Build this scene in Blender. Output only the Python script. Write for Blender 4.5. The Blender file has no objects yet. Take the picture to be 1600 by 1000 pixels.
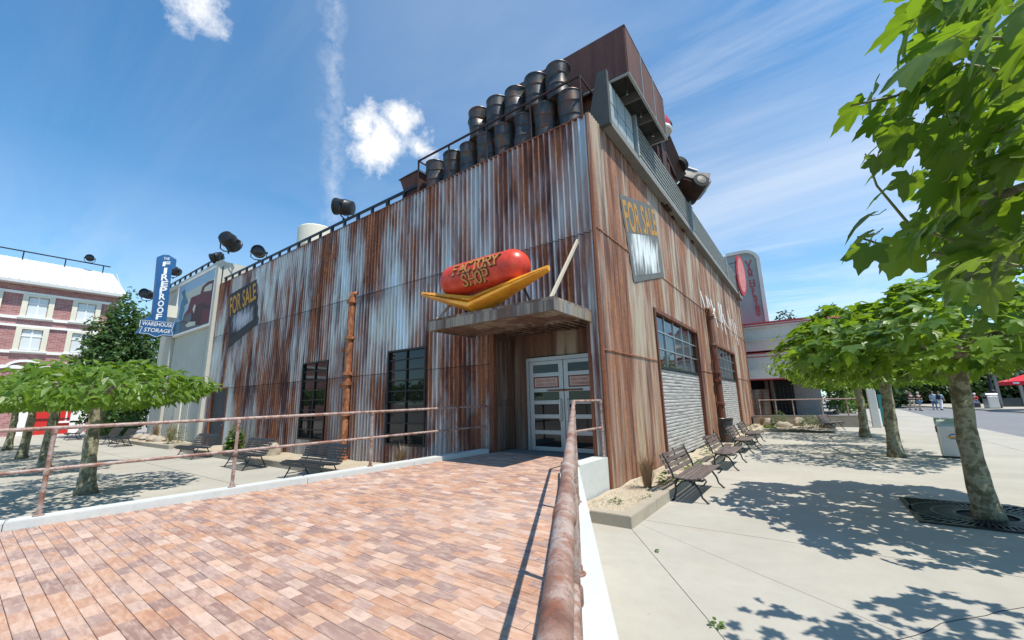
import bpy, math, random
from mathutils import Vector, Matrix, noise as mnoise
from math import sin, cos, pi, radians
random.seed(7)
RND = random.Random(11)
scene = bpy.context.scene
col = scene.collection

# ------------------------------------------------------------------ camera
CAM = Vector((3.63, -8.44, 1.95)); FPX = 634.0
PITCH, ROLL, YAW = radians(11.36), radians(-1.25), radians(-35.93)
FW = Vector((sin(YAW)*cos(PITCH), cos(YAW)*cos(PITCH), sin(PITCH)))
_r0 = Vector((cos(YAW), -sin(YAW), 0)); _u0 = _r0.cross(FW)
RT = cos(ROLL)*_r0 + sin(ROLL)*_u0; UP = -sin(ROLL)*_r0 + cos(ROLL)*_u0
cd = bpy.data.cameras.new('camera'); cam = bpy.data.objects.new('camera', cd); col.objects.link(cam)
cd.sensor_width = 36; cd.lens = FPX/1600*36; cd.clip_start = 0.02; cd.clip_end = 3000
m = Matrix((RT, UP, -FW)).transposed().to_4x4(); m.translation = CAM; cam.matrix_world = m
scene.camera = cam
def ray(x, y): return FW + RT*((x-800)/FPX) - UP*((y-500)/FPX)
def zp(x, y, z=0.): d = ray(x, y); return CAM + d*((z-CAM.z)/d.z)
def xp(x, y, X=0.): d = ray(x, y); return CAM + d*((X-CAM.x)/d.x)
def yp(x, y, Y=0.): d = ray(x, y); return CAM + d*((Y-CAM.y)/d.y)

# ------------------------------------------------------------------ world, sun, exposure
SUN = Vector((1.41, -.13, 3.0)).normalized()
sun_el = math.asin(SUN.z); sun_az = math.atan2(SUN.x, SUN.y)
w = bpy.data.worlds.new('World'); scene.world = w; w.use_nodes = True
wt = w.node_tree; wt.nodes.clear()
def wn(t, **k):
    n = wt.nodes.new(t)
    for a, b in k.items(): setattr(n, a, b)
    return n
def wl(a, b): wt.links.new(a, b)
def wmath(op, a, b=None, c=None, clamp=False):
    n = wn('ShaderNodeMath', operation=op, use_clamp=clamp)
    for i, v in enumerate((a, b, c)):
        if v is None: continue
        if isinstance(v, (int, float)): n.inputs[i].default_value = v
        else: wl(v, n.inputs[i])
    return n.outputs[0]
wo = wn('ShaderNodeOutputWorld'); bg = wn('ShaderNodeBackground'); wl(bg.outputs[0], wo.inputs[0])
sky = wn('ShaderNodeTexSky', sky_type='NISHITA', sun_disc=False, sun_elevation=sun_el, sun_rotation=sun_az,
         altitude=0, air_density=1.0, dust_density=0.15, ozone_density=1.5)
bg.inputs[1].default_value = 0.148
tc = wn('ShaderNodeTexCoord'); sep = wn('ShaderNodeSeparateXYZ'); wl(tc.outputs['Generated'], sep.inputs[0])
zc = wmath('MAXIMUM', sep.outputs[2], .06)
cx_ = wmath('DIVIDE', sep.outputs[0], zc); cy_ = wmath('DIVIDE', sep.outputs[1], zc)
cmb = wn('ShaderNodeCombineXYZ'); wl(cx_, cmb.inputs[0]); wl(cy_, cmb.inputs[1])
def wnoise(vec, scale, detail, rough, sc=(1, 1, 1), rot=0, dist=0., loc=(0, 0, 0)):
    mp = wn('ShaderNodeMapping'); wl(vec, mp.inputs[0]); mp.inputs['Scale'].default_value = sc
    mp.inputs['Rotation'].default_value = (0, 0, rot); mp.inputs['Location'].default_value = loc
    n = wn('ShaderNodeTexNoise'); wl(mp.outputs[0], n.inputs['Vector'])
    n.inputs['Scale'].default_value = scale; n.inputs['Detail'].default_value = detail
    n.inputs['Roughness'].default_value = rough; n.inputs['Distortion'].default_value = dist
    return n.outputs['Fac']
def wramp(v, lo, hi): return wmath('MULTIPLY', wmath('SUBTRACT', v, lo), 1/(hi-lo), clamp=True)
def dotdir(v):
    n = wn('ShaderNodeVectorMath', operation='DOT_PRODUCT'); nn = wn('ShaderNodeVectorMath', operation='NORMALIZE')
    wl(tc.outputs['Generated'], nn.inputs[0]); wl(nn.outputs[0], n.inputs[0]); n.inputs[1].default_value = v
    return n.outputs['Value']
cover = wramp(dotdir(ray(1400, 380).normalized()), .28, .98)          # cirrus thickens towards the right of the view
cirn = wnoise(cmb.outputs[0], .9, 10, .63, (.30, 1.3, 1), .55, .7)
cirm = wnoise(cmb.outputs[0], .55, 10, .6, (.6, 1.0, 1), -.25, .5, (5, 2, 0))
cir = wmath('MULTIPLY', wramp(cirn, .44, .80), wmath('ADD', wmath('MULTIPLY', cover, .62), .09))
veil = wmath('MULTIPLY', wramp(cirm, .34, .78), wmath('ADD', wmath('MULTIPLY', cover, .62), .02))
haze = wmath('MULTIPLY', wramp(wmath('MULTIPLY', sep.outputs[2], -1), -.46, .02), wmath('ADD', wmath('MULTIPLY', wramp(cirn, .36, .70), .40), .18))
cloud = wmath('MAXIMUM', wmath('MAXIMUM', cir, veil), haze, clamp=True)
# contrail: soft band in the plane through the camera, around one compass bearing
t1, t2 = ray(520, 20).normalized(), ray(522, 330).normalized()
tn = t1.cross(t2).normalized(); tmid = (t1+t2).normalized()
tr = wmath('ABSOLUTE', wmath('ADD', dotdir(tn), wmath('MULTIPLY', wmath('SUBTRACT', wnoise(tc.outputs['Generated'], 9, 5, .6), .5), .035)))
trail = wmath('MULTIPLY', wmath('SUBTRACT', 1., wmath('DIVIDE', tr, .042), clamp=True), wramp(dotdir(tmid), .80, .97))
trail = wmath('MULTIPLY', trail, wramp(wnoise(tc.outputs['Generated'], 30, 5, .7), .25, .75))
cloud = wmath('MAXIMUM', cloud, wmath('MULTIPLY', trail, .40), clamp=True)
def puff(px, py, rad, seed):
    c = ray(px, py).normalized()
    ang = wmath('ARCCOSINE', wmath('MINIMUM', dotdir(c), .99999))
    e = wmath('SUBTRACT', 1., wmath('DIVIDE', ang, rad))
    nz = wmath('SUBTRACT', wnoise(tc.outputs['Generated'], 13, 11, .66, loc=(seed, 0, 0)), .5)
    return wmath('POWER', wramp(wmath('ADD', e, wmath('MULTIPLY', nz, 2.6)), .0, .75), 1.2)
for a in ((598, 216, .085, 1.3), (625, 190, .06, 1.3), (655, 225, .045, 1.3), (300, 2, .05, 4.2), (570, 200, .05, 1.3)):
    cloud = wmath('MAXIMUM', cloud, puff(*a), clamp=True)
mixc = wn('ShaderNodeMix', data_type='RGBA'); wl(cloud, mixc.inputs[0])
gain = wn('ShaderNodeMix', data_type='RGBA', blend_type='MULTIPLY'); gain.inputs[0].default_value = 1
wl(sky.outputs[0], gain.inputs[6]); gain.inputs[7].default_value = (.50, .94, 1.10, 1)
wl(gain.outputs[2], mixc.inputs[6]); mixc.inputs[7].default_value = (6.2, 6.2, 6.2, 1)
wl(mixc.outputs[2], bg.inputs[0])
sl = bpy.data.lights.new('sun', 'SUN'); sun = bpy.data.objects.new('sun', sl); col.objects.link(sun)
sl.energy = 4.8; sl.angle = radians(.53); sl.color = (1, .94, .83)
sun.rotation_euler = SUN.to_track_quat('Z', 'Y').to_euler(); sun.location = (20, 5, 40)
vs = scene.view_settings; vs.view_transform = 'Standard'; vs.look = 'None'; vs.gamma = 1; vs.exposure = 0.33
scene.render.resolution_x, scene.render.resolution_y = 1024, 640

# ------------------------------------------------------------------ mesh helpers
ORG = {}
class MB:
    def __init__(s): s.v = []; s.f = []; s.a = []; s.cur = 0.
    def add(s, vs, fs):
        o = len(s.v); s.v += [tuple(v) for v in vs]; s.a += [s.cur]*len(vs); s.f += [tuple(i+o for i in f) for f in fs]; return s
    def box(s, x0, x1, y0, y1, z0, z1):
        return s.add([(x, y, z) for z in (z0, z1) for x, y in ((x0, y0), (x1, y0), (x1, y1), (x0, y1))],
                     [(3, 2, 1, 0), (4, 5, 6, 7), (0, 1, 5, 4), (1, 2, 6, 5), (2, 3, 7, 6), (3, 0, 4, 7)])
    def cbox(s, x0, x1, y0, y1, z0, z1, b=.01):
        "box with chamfered vertical and top/bottom edges"
        r = []
        for z, i in ((z0, b), (z0+b, 0), (z1-b, 0), (z1, b)):
            xa, xb, ya, yb = x0+i, x1-i, y0+i, y1-i
            r += [(xa+b, ya, z), (xb-b, ya, z), (xb, ya+b, z), (xb, yb-b, z), (xb-b, yb, z), (xa+b, yb, z), (xa, yb-b, z), (xa, ya+b, z)]
        f = [tuple(range(7, -1, -1)), tuple(range(24, 32))]
        for k in range(3):
            for i in range(8): j = (i+1) % 8; f.append((k*8+i, k*8+j, k*8+8+j, k*8+8+i))
        return s.add(r, f)
    def bar(s, a, b, w, h, up=(0, 0, 1)):
        a, b = Vector(a), Vector(b); d = (b-a).normalized(); u = Vector(up)
        if abs(d.dot(u)) > .98: u = Vector((1, 0, 0))
        sd = d.cross(u).normalized()*w/2; u = sd.normalized().cross(d).normalized()*h/2
        vs = [p+q for p in (a, b) for q in (-sd-u, sd-u, sd+u, -sd+u)]
        return s.add(vs, [(0, 1, 2, 3), (7, 6, 5, 4), (0, 4, 5, 1), (1, 5, 6, 2), (2, 6, 7, 3), (3, 7, 4, 0)])
    def tube(s, pts, rad, n=10, cap=True):
        pts = [Vector(p) for p in pts]; N = len(pts)
        if not hasattr(rad, '__len__'): rad = [rad]*N
        ref = None; vs = []
        for i, p in enumerate(pts):
            d = (pts[min(i+1, N-1)]-pts[max(i-1, 0)]).normalized()
            if ref is None: ref = Vector((0, 0, 1)) if abs(d.z) < .9 else Vector((1, 0, 0))
            x = (ref - d*ref.dot(d)).normalized(); ref = x; y = d.cross(x)
            vs += [p + (x*cos(2*pi*k/n) + y*sin(2*pi*k/n))*rad[i] for k in range(n)]
        fs = [(i*n+k, i*n+(k+1) % n, (i+1)*n+(k+1) % n, (i+1)*n+k) for i in range(N-1) for k in range(n)]
        if cap: fs += [tuple(range(n-1, -1, -1)), tuple((N-1)*n+k for k in range(n))]
        return s.add(vs, fs)
    def lathe(s, c, prof, n=20, axis='z', cap=True):
        c = Vector(c); vs = []
        for r, h in prof:
            for k in range(n):
                a = 2*pi*k/n; p = (r*cos(a), r*sin(a), h)
                if axis == 'x': p = (h, r*cos(a), r*sin(a))
                if axis == 'y': p = (r*sin(a), h, r*cos(a))
                vs.append(c+Vector(p))
        N = len(prof)
        fs = [(i*n+k, i*n+(k+1) % n, (i+1)*n+(k+1) % n, (i+1)*n+k) for i in range(N-1) for k in range(n)]
        if cap: fs += [tuple(range(n-1, -1, -1)), tuple((N-1)*n+k for k in range(n))]
        return s.add(vs, fs)
    def prism(s, poly, off):
        n = len(poly); off = Vector(off); P = [Vector(p) for p in poly]
        return s.add(P+[p+off for p in P], [tuple(range(n-1, -1, -1)), tuple(range(n, 2*n))]+[(i, (i+1) % n, n+(i+1) % n, n+i) for i in range(n)])
    def build(s, name, mat, parent=None, smooth=False, org=None, fix=True):
        me = bpy.data.meshes.new(name)
        o0 = Vector((0, 0, 0))
        if org is not None: o0 = Vector(org)
        elif parent is not None: o0 = ORG[parent.name]
        me.from_pydata([tuple(Vector(v)-o0) for v in s.v], [], s.f)
        if any(s.a):
            at = me.attributes.new('rnd', 'FLOAT', 'POINT'); at.data.foreach_set('value', s.a)
        me.validate()
        if fix and len(s.f) < 60000:
            import bmesh
            bm = bmesh.new(); bm.from_mesh(me); bmesh.ops.recalc_face_normals(bm, faces=bm.faces); bm.to_mesh(me); bm.free()
        if mat: me.materials.append(mat)
        if smooth:
            me.polygons.foreach_set('use_smooth', [True]*len(me.polygons))
            if smooth != 2: me.set_sharp_from_angle(angle=radians(40))
        return put(name, me, parent, o0)
def put(name, me, parent=None, org=(0, 0, 0)):
    o = bpy.data.objects.new(name, me); col.objects.link(o); ORG[o.name] = Vector(org)
    if parent is not None: o.parent = parent
    else: o.location = org
    return o
def tag(o, label=None, cat=None, group=None, kind=None):
    if label: o['label'] = label
    if cat: o['category'] = cat
    if group: o['group'] = group
    if kind: o['kind'] = kind
    return o
def thing(name, label, cat, loc=(0, 0, 0), group=None):
    o = bpy.data.objects.new(name, None); col.objects.link(o); o.location = loc; o.empty_display_size = .3
    ORG[o.name] = Vector(loc)
    return tag(o, label, cat, group)
def copy_tree(o, parent=None):
    c = o.copy(); col.objects.link(c); c.parent = parent; ORG[c.name] = ORG[o.name]
    for ch in o.children: copy_tree(ch, c)
    return c
def clip(poly, n, d):
    "keep the part of a 2-d polygon where n.p <= d"
    out = []
    for i in range(len(poly)):
        a, b = poly[i], poly[(i+1) % len(poly)]
        da, db = n[0]*a[0]+n[1]*a[1]-d, n[0]*b[0]+n[1]*b[1]-d
        if da <= 0: out.append(a)
        if da*db < 0:
            t = da/(da-db); out.append((a[0]+(b[0]-a[0])*t, a[1]+(b[1]-a[1])*t))
    return out

# ------------------------------------------------------------------ material helpers
class NB:
    def __init__(s, name):
        s.m = bpy.data.materials.new(name); s.m.use_nodes = True; s.t = s.m.node_tree
        s.b = s.t.nodes['Principled BSDF']; s.out = s.t.nodes['Material Output']; s._p = None
    def n(s, t, **k):
        n = s.t.nodes.new(t)
        for a, b in k.items(): setattr(n, a, b)
        return n
    def set(s, sock, v):
        if isinstance(v, (int, float)): sock.default_value = v
        elif isinstance(v, (tuple, list)):
            sock.default_value = tuple(v)+((1,) if len(v) == 3 and len(sock.default_value) == 4 else ())
        else: s.t.links.new(v, sock)
    @property
    def pos(s):
        if s._p is None: s._p = s.n('ShaderNodeNewGeometry').outputs['Position']
        return s._p
    def obj(s): return s.n('ShaderNodeTexCoord').outputs['Object']
    def map(s, v, sc, loc=(0, 0, 0), rot=(0, 0, 0)):
        m = s.n('ShaderNodeMapping'); s.set(m.inputs[0], v); m.inputs['Scale'].default_value = sc
        m.inputs['Location'].default_value = loc; m.inputs['Rotation'].default_value = rot; return m.outputs[0]
    def noise(s, v, scale=1., detail=4, rough=.55, dist=0.):
        n = s.n('ShaderNodeTexNoise'); s.set(n.inputs['Vector'], v); n.inputs['Scale'].default_value = scale
        n.inputs['Detail'].default_value = detail; n.inputs['Roughness'].default_value = rough; n.inputs['Distortion'].default_value = dist
        return n.outputs['Fac']
    def math(s, op, a, b=0., clamp=False):
        n = s.n('ShaderNodeMath', operation=op, use_clamp=clamp); s.set(n.inputs[0], a); s.set(n.inputs[1], b); return n.outputs[0]
    def ramp(s, f, stops, interp='LINEAR'):
        n = s.n('ShaderNodeValToRGB'); s.set(n.inputs[0], f); e = n.color_ramp.elements; n.color_ramp.interpolation = interp
        while len(e) < len(stops): e.new(.5)
        for i, (p, c) in enumerate(stops):
            e[i].position = p
            if isinstance(c, (int, float)): c = (c, c, c)
            e[i].color = (*c, 1)
        return n.outputs[0]
    def mix(s, f, a, b, mode='MIX'):
        n = s.n('ShaderNodeMix', data_type='RGBA', blend_type=mode); s.set(n.inputs[0], f); s.set(n.inputs[6], a); s.set(n.inputs[7], b)
        return n.outputs[2]
    def attr(s, a='rnd'): return s.n('ShaderNodeAttribute', attribute_name=a).outputs['Fac']
    def rnd(s): return s.n('ShaderNodeObjectInfo').outputs['Random']
    def bump(s, h, strength=.3, dist=.01):
        n = s.n('ShaderNodeBump'); s.set(n.inputs['Height'], h); n.inputs['Strength'].default_value = strength
        n.inputs['Distance'].default_value = dist; s.t.links.new(n.outputs[0], s.b.inputs['Normal'])
    def done(s, color=None, rough=.6, metal=0., spec=None):
        if color is not None: s.set(s.b.inputs['Base Color'], color)
        s.set(s.b.inputs['Roughness'], rough); s.set(s.b.inputs['Metallic'], metal)
        if spec is not None: s.set(s.b.inputs['Specular IOR Level'], spec)
        return s.m
def sep_z(b, v):
    n = b.n('ShaderNodeSeparateXYZ'); b.set(n.inputs[0], v); return n.outputs

M = {}
def simple(key, c, rough=.6, metal=0., var=.25, scale=6., bump=.15, spec=None):
    b = NB(key); n = b.noise(b.pos, scale, 6, .65)
    cc = b.mix(b.math('MULTIPLY', b.ramp(n, [(.3, 0), (.75, 1)]), var), c, tuple(x*.45 for x in c))
    if bump: b.bump(b.noise(b.pos, scale*6, 4, .6), bump, .006)
    M[key] = b.done(cc, rough, metal, spec); return M[key]
simple('black_metal', (.018, .019, .021), .42, .3, .3)
simple('dark_iron', (.022, .026, .028), .4, .2, .3)
simple('white_paint', (.78, .77, .74), .6, 0, .10, 2)
simple('roof_white', (.56, .565, .56), .55, 0, .2, 1.5)
simple('cream_paint', (.68, .64, .52), .6, 0, .12, 2)
simple('red_door', (.55, .022, .018), .5, 0, .15)
simple('red_fabric', (.62, .015, .03), .75, 0, .1)
simple('steel', (.55, .55, .54), .32, .9, .15)
simple('pale_panel', (.5, .5, .49), .45, .3, .1)
simple('door_frame', (.37, .38, .39), .38, .5, .15, 5)
simple('rock', (.42, .36, .28), .9, 0, .6, 7, .6)
simple('wood_strut', (.55, .48, .38), .8, 0, .4, 14)
simple('gold_paint', (.62, .30, .02), .4, 0, .3, 8, .05)
simple('letter_gold', (.58, .28, .07), .5, 0, .4, 10)
simple('cage_iron', (.055, .03, .025), .7, .2, .5, 8)
simple('teal', (.02, .22, .22), .5)
simple('skin', (.55, .33, .24), .6, 0, .1)
simple('hair', (.09, .05, .03), .7)
simple('hair_grey', (.45, .42, .38), .7)
simple('denim', (.12, .2, .32), .8); simple('navy', (.015, .018, .04), .8); simple('khaki', (.42, .38, .3), .8)
simple('light_blue', (.3, .5, .62), .8); simple('bright_red', (.6, .03, .04), .7); simple('white_cloth', (.75, .75, .76), .8)
simple('dark_void', (.015, .014, .013), .9, 0, 0, 1, 0)
simple('rubber', (.02, .02, .02), .8); simple('chrome', (.6, .62, .63), .15, 1., .1)
simple('car_red', (.42, .03, .035), .35); simple('car_silver', (.38, .44, .43), .35, .5); simple('car_cream', (.7, .62, .52), .4)
simple('wreck_silver', (.11, .105, .098), .5, .3, .9, 4)
simple('wreck_brown', (.05, .018, .012), .75, 0, .7, 5, .4)
simple('blue_sign', (.015, .10, .27), .45, 0, .25, 4, .05)
simple('sign_white', (.78, .8, .8), .5, 0, .15, 5, .05)
simple('brown_letter', (.13, .025, .015), .6)
simple('red_line', (.45, .05, .06), .5, 0, .3, 4)
simple('board_black', (.02, .024, .03), .7, 0, .4, 5)
simple('for_sale_yellow', (.55, .27, .03), .7, 0, .5, 9)
simple('white_brush', (.78, .78, .76), .7, 0, .25, 7)
simple('maroon', (.13, .025, .032), .6, 0, .4, 3); simple('maroon_dark', (.045, .012, .018), .6)
simple('pic_sky', (.30, .45, .58), .7, 0, .1, 1); simple('pic_cream', (.55, .55, .45), .7); simple('pic_grey', (.12, .15, .17), .7, 0, .5, 3)
simple('pic_blue', (.08, .2, .3), .7)
simple('poster', (.52, .38, .33), .6, 0, .2, 12); simple('poster_edge', (.16, .03, .02), .6)

def concrete(key, base, stain=.35, scale=.7, rough=.85):
    b = NB(key); p = b.pos
    n1 = b.noise(p, scale, 6, .6); n2 = b.noise(p, scale*9, 6, .7); n3 = b.noise(p, 90, 2, .5)
    c = b.mix(b.math('MULTIPLY', b.ramp(n1, [(.35, 0), (.7, 1)]), stain), base, tuple(x*.66 for x in base))
    c = b.mix(b.math('MULTIPLY', b.ramp(n2, [(.45, 0), (.75, 1)]), .35), c, tuple(x*.7 for x in base))
    c = b.mix(b.math('MULTIPLY', b.ramp(n3, [(.30, 1), (.42, 0)]), .5), c, tuple(x*.55 for x in base))
    b.bump(b.math('ADD', n3, b.math('MULTIPLY', n2, .6)), .35, .004)
    M[key] = b.done(c, rough, 0, .25); return b, c
b, c = concrete('plaza', (.435, .412, .36), .6, .5)
st = b.math('MULTIPLY', b.ramp(b.noise(b.map(b.pos, (.5, 1.6, 1)), 1.1, 4, .6), [(.58, 0), (.72, 1)]), .45)
c = b.mix(st, c, (.38, .30, .215))
gum = b.ramp(b.noise(b.pos, 4.5, 2, .4), [(.20, 1), (.235, 0)]); c = b.mix(b.math('MULTIPLY', gum, .55), c, (.12, .115, .105))
blot = b.ramp(b.noise(b.pos, .35, 7, .7, .5), [(.46, 0), (.66, 1)]); c = b.mix(b.math('MULTIPLY', blot, .38), c, (.29, .275, .245))
oi = b.n('ShaderNodeObjectInfo').outputs['Random']
c = b.mix(b.math('MULTIPLY', oi, .22), c, (.40, .375, .33)); b.done(c, .85)
concrete('ground', (.34, .32, .29), .5)
concrete('curb_white', (.56, .575, .555), .35, 1.2)
concrete('curb_stone', (.40, .35, .28), .6, 2.)
concrete('grey_concrete', (.24, .235, .225), .6, 1.5)
concrete('tower_grey', (.36, .375, .355), .6, .8)
concrete('dark_concrete', (.085, .09, .092), .7, 2.)
concrete('stucco', (.66, .655, .61), .5, .6)
concrete('asphalt', (.21, .215, .225), .4, .3)
concrete('joint_sand', (.20, .15, .12), .4, 3.)
concrete('sand', (.47, .40, .30), .5, 3.)
concrete('wall_beige', (.53, .51, .44), .4, .6)

# paving bricks: colour by the piece's own value, blended along its length
b = NB('paver'); p = b.pos; r = b.attr()
base = b.ramp(r, [(0, (.29, .17, .135)), (.16, (.24, .15, .13)), (.30, (.38, .205, .135)), (.46, (.45, .235, .135)), (.60, (.42, .245, .165)), (.74, (.52, .34, .25)), (.88, (.31, .20, .17)), (1, (.58, .42, .33))])
sh = b.n('ShaderNodeCombineXYZ'); b.set(sh.inputs[0], b.math('MULTIPLY', r, 37.)); b.set(sh.inputs[2], b.math('MULTIPLY', r, 91.))
va = b.n('ShaderNodeVectorMath', operation='ADD'); b.set(va.inputs[0], b.map(p, (6, 26, 1))); b.set(va.inputs[1], sh.outputs[0])
n1 = b.noise(va.outputs[0], 1., 4, .6)
c = b.mix(b.math('MULTIPLY', b.ramp(n1, [(.45, 0), (.7, 1)]), .5), base, (.60, .45, .37))
c = b.mix(b.math('MULTIPLY', b.ramp(n1, [(.28, 1), (.48, 0)]), .5), c, (.24, .15, .14))
n3 = b.noise(p, 160, 3, .6); c = b.mix(b.math('MULTIPLY', b.ramp(n3, [(.35, 1), (.5, 0)]), .25), c, (.2, .12, .1))
c = b.mix(b.math('MULTIPLY', b.ramp(b.noise(p, .8, 4, .6), [(.4, 0), (.7, 1)]), .18), c, (.66, .58, .52))
b.bump(n3, .4, .003); M['paver'] = b.done(c, .8, 0, .3)

# rusted galvanised sheet, left wall
def rust(key, metalc, ramp_, thr, sx, metalness=.35, valley_shade=False, mr=.40, seams=False):
    S1_, S2_ = 2.95, 5.87
    b = NB(key); p = b.pos
    off = b.rnd()
    wide = b.noise(b.map(p, (sx*.62, sx*.62, .17)), 1., 5, .55, .4)
    mid = b.noise(b.map(p, (sx*2.6, sx*2.6, .30), (7, 3, 1)), 1., 6, .62, .3)
    fine = b.noise(b.map(p, (sx*11, sx*11, .8), (2, 9, 4)), 1., 5, .65)
    f = b.math('ADD', b.math('MULTIPLY', wide, .54), b.math('ADD', b.math('MULTIPLY', mid, .31), b.math('MULTIPLY', fine, .16)))
    if valley_shade:   # extra rust tone in the valleys paints in the shade between ribs
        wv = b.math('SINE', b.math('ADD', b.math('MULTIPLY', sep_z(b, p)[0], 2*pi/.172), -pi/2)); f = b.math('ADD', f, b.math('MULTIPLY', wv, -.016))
    zc = sep_z(b, p)[2]
    for zs in ((S1_, S2_, 8.96) if seams else ()):     # rust runs down from each lap and from the roof edge
        dz_ = b.math('SUBTRACT', zs, zc); up = b.math('GREATER_THAN', dz_, 0.)
        f = b.math('ADD', f, b.math('MULTIPLY', b.math('MULTIPLY', b.math('SUBTRACT', 1., b.math('DIVIDE', dz_, 1.1), True), up), .016))
    f = b.math('ADD', f, b.math('MULTIPLY', b.math('SUBTRACT', off, .5), .025))
    mask = b.ramp(f, [(thr-.05, 0), (thr+.02, .75), (thr+.06, 1)])
    tone = b.math('ADD', b.math('MULTIPLY', b.noise(b.map(p, (sx*2.2, sx*2.2, .22), (4, 1, 2)), 1., 5, .6), .7), b.math('MULTIPLY', fine, .3))
    rc = b.ramp(tone, ramp_)
    sp = b.noise(p, 14, 6, .7)
    rc = b.mix(b.math('MULTIPLY', b.ramp(sp, [(.45, 0), (.7, 1)]), .55), rc, ramp_[0][1])
    mc = b.mix(b.math('MULTIPLY', b.ramp(b.noise(b.map(p, (5, 5, .5)), 1, 5, .6), [(.4, 0), (.7, 1)]), .45), metalc, tuple(x*.62 for x in metalc))
    edge = b.math('MULTIPLY', b.ramp(f, [(thr-.10, 0), (thr-.05, 1), (thr+.02, 0)]), .5)
    mc = b.mix(edge, mc, (.42, .30, .13))
    c = b.mix(mask, mc, rc)
    met = b.math('MULTIPLY', b.math('SUBTRACT', 1., mask), metalness)
    rg = b.math('ADD', b.math('MULTIPLY', mask, .82-mr), mr)
    b.bump(b.math('ADD', sp, fine), .18, .006)
    M[key] = b.done(c, rg, met)
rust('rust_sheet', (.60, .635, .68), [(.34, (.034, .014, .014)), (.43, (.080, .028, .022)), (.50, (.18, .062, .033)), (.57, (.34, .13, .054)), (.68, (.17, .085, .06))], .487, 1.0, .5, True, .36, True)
rust('rust_sheet_sunny', (.45, .385, .32), [(.34, (.06, .024, .021)), (.43, (.11, .044, .030)), (.50, (.23, .095, .048)), (.56, (.34, .155, .075)), (.63, (.19, .10, .075)), (.72, (.32, .25, .20))], .480, 1.7, .1, False, .45, True)
rust('rust_trim', (.20, .12, .09), [(.3, (.05, .016, .012)), (.45, (.12, .04, .025)), (.6, (.26, .09, .035)), (.72, (.16, .07, .05))], .40, 3., .2)
rust('canopy_rust', (.22, .21, .20), [(.3, (.045, .022, .015)), (.45, (.10, .052, .034)), (.6, (.18, .095, .056)), (.72, (.12, .085, .07))], .47, 2.2, .05)
rust('fascia_rust', (.17, .175, .18), [(.3, (.05, .03, .024)), (.45, (.10, .065, .05)), (.6, (.15, .095, .065)), (.72, (.12, .10, .09))], .50, 2.6, .05)
rust('box_rust', (.12, .09, .085), [(.3, (.045, .02, .018)), (.45, (.085, .034, .028)), (.6, (.13, .055, .04)), (.72, (.09, .05, .045))], .40, 1.1, .1)
b = NB('rail_rust'); p = b.pos
n1 = b.noise(p, 5, 6, .65); n2 = b.noise(p, 26, 5, .65); n3 = b.noise(b.map(p, (3, 3, 3)), 1.3, 3, .5)
c = b.ramp(n1, [(.32, (.15, .07, .05)), (.44, (.30, .185, .15)), (.52, (.40, .33, .30)), (.58, (.36, .26, .22)), (.68, (.27, .125, .075))])
c = b.mix(b.math('MULTIPLY', b.ramp(n2, [(.52, 0), (.60, 1)]), .55), c, (.25, .09, .045))
n4 = b.noise(p, 90, 4, .7); c = b.mix(b.math('MULTIPLY', b.ramp(n4, [(.56, 0), (.64, 1)]), .6), c, (.11, .05, .035)); b.bump(b.math('ADD', n2, n4), .35, .003)
M['rail_rust'] = b.done(c, .62, .1)
b = NB('orange_pipe'); p = b.pos
n1 = b.noise(b.map(p, (8, 8, 3)), 1, 6, .7)
c = b.ramp(n1, [(.32, (.07, .022, .013)), (.47, (.25, .085, .032)), (.6, (.42, .17, .07)), (.72, (.22, .12, .09))]); b.bump(n1, .5, .01)
M['orange_pipe'] = b.done(c, .75)
b = NB('barrel'); p = b.pos
n1 = b.noise(b.map(p, (3, 3, 2.0)), 1, 6, .7); n2 = b.noise(p, 12, 5, .6)
c = b.ramp(n1, [(.35, (.028, .031, .034)), (.52, (.058, .060, .062)), (.60, (.13, .065, .04)), (.75, (.06, .04, .034))]); b.bump(n2, .12, .01)
M['barrel'] = b.done(c, .42, .35)
b = NB('glass_dark'); b.bump(b.noise(b.map(b.pos, (1, 1, 1)), 1.2, 2, .5), .03, .02)
M['glass_dark'] = b.done((.010, .011, .012), .03, 0, .42)
b = NB('shutter'); p = b.pos; n1 = b.noise(b.map(p, (1.2, 1.2, 14)), 1, 5, .65)
c = b.ramp(n1, [(.32, (.22, .20, .18)), (.5, (.48, .47, .45)), (.7, (.60, .59, .57))]); b.bump(n1, .15, .005)
M['shutter'] = b.done(c, .5, .3)
simple('louver', (.40, .44, .43), .5, .2, .7, 5)
b = NB('bench_wood'); n1 = b.noise(b.map(b.pos, (12, 1.2, 12)), 1, 5, .6)
M['bench_wood'] = b.done(b.ramp(n1, [(.3, (.075, .055, .05)), (.6, (.15, .115, .105)), (.8, (.22, .18, .165))]), .65)
simple('bench_black', (.03, .034, .038), .5, .1, .4, 10)
b = NB('sausage'); n1 = b.noise(b.pos, 4, 5, .6); n2 = b.noise(b.pos, 30, 4, .6); b.bump(n2, .04, .004)
M['sausage'] = b.done(b.ramp(n1, [(.3, (.42, .028, .014)), (.55, (.62, .058, .028)), (.75, (.66, .10, .05))]), .34, 0, .4)
b = NB('bun'); n1 = b.noise(b.map(b.pos, (2, 2, 5)), 1.4, 5, .65)
M['bun'] = b.done(b.ramp(n1, [(.3, (.52, .18, .014)), (.5, (.72, .31, .022)), (.75, (.78, .42, .05))]), .38, 0, .5)
b = NB('bark'); p = b.pos; n1 = b.noise(p, 5.5, 5, .6, .3); n2 = b.noise(p, 22, 5, .6)
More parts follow.
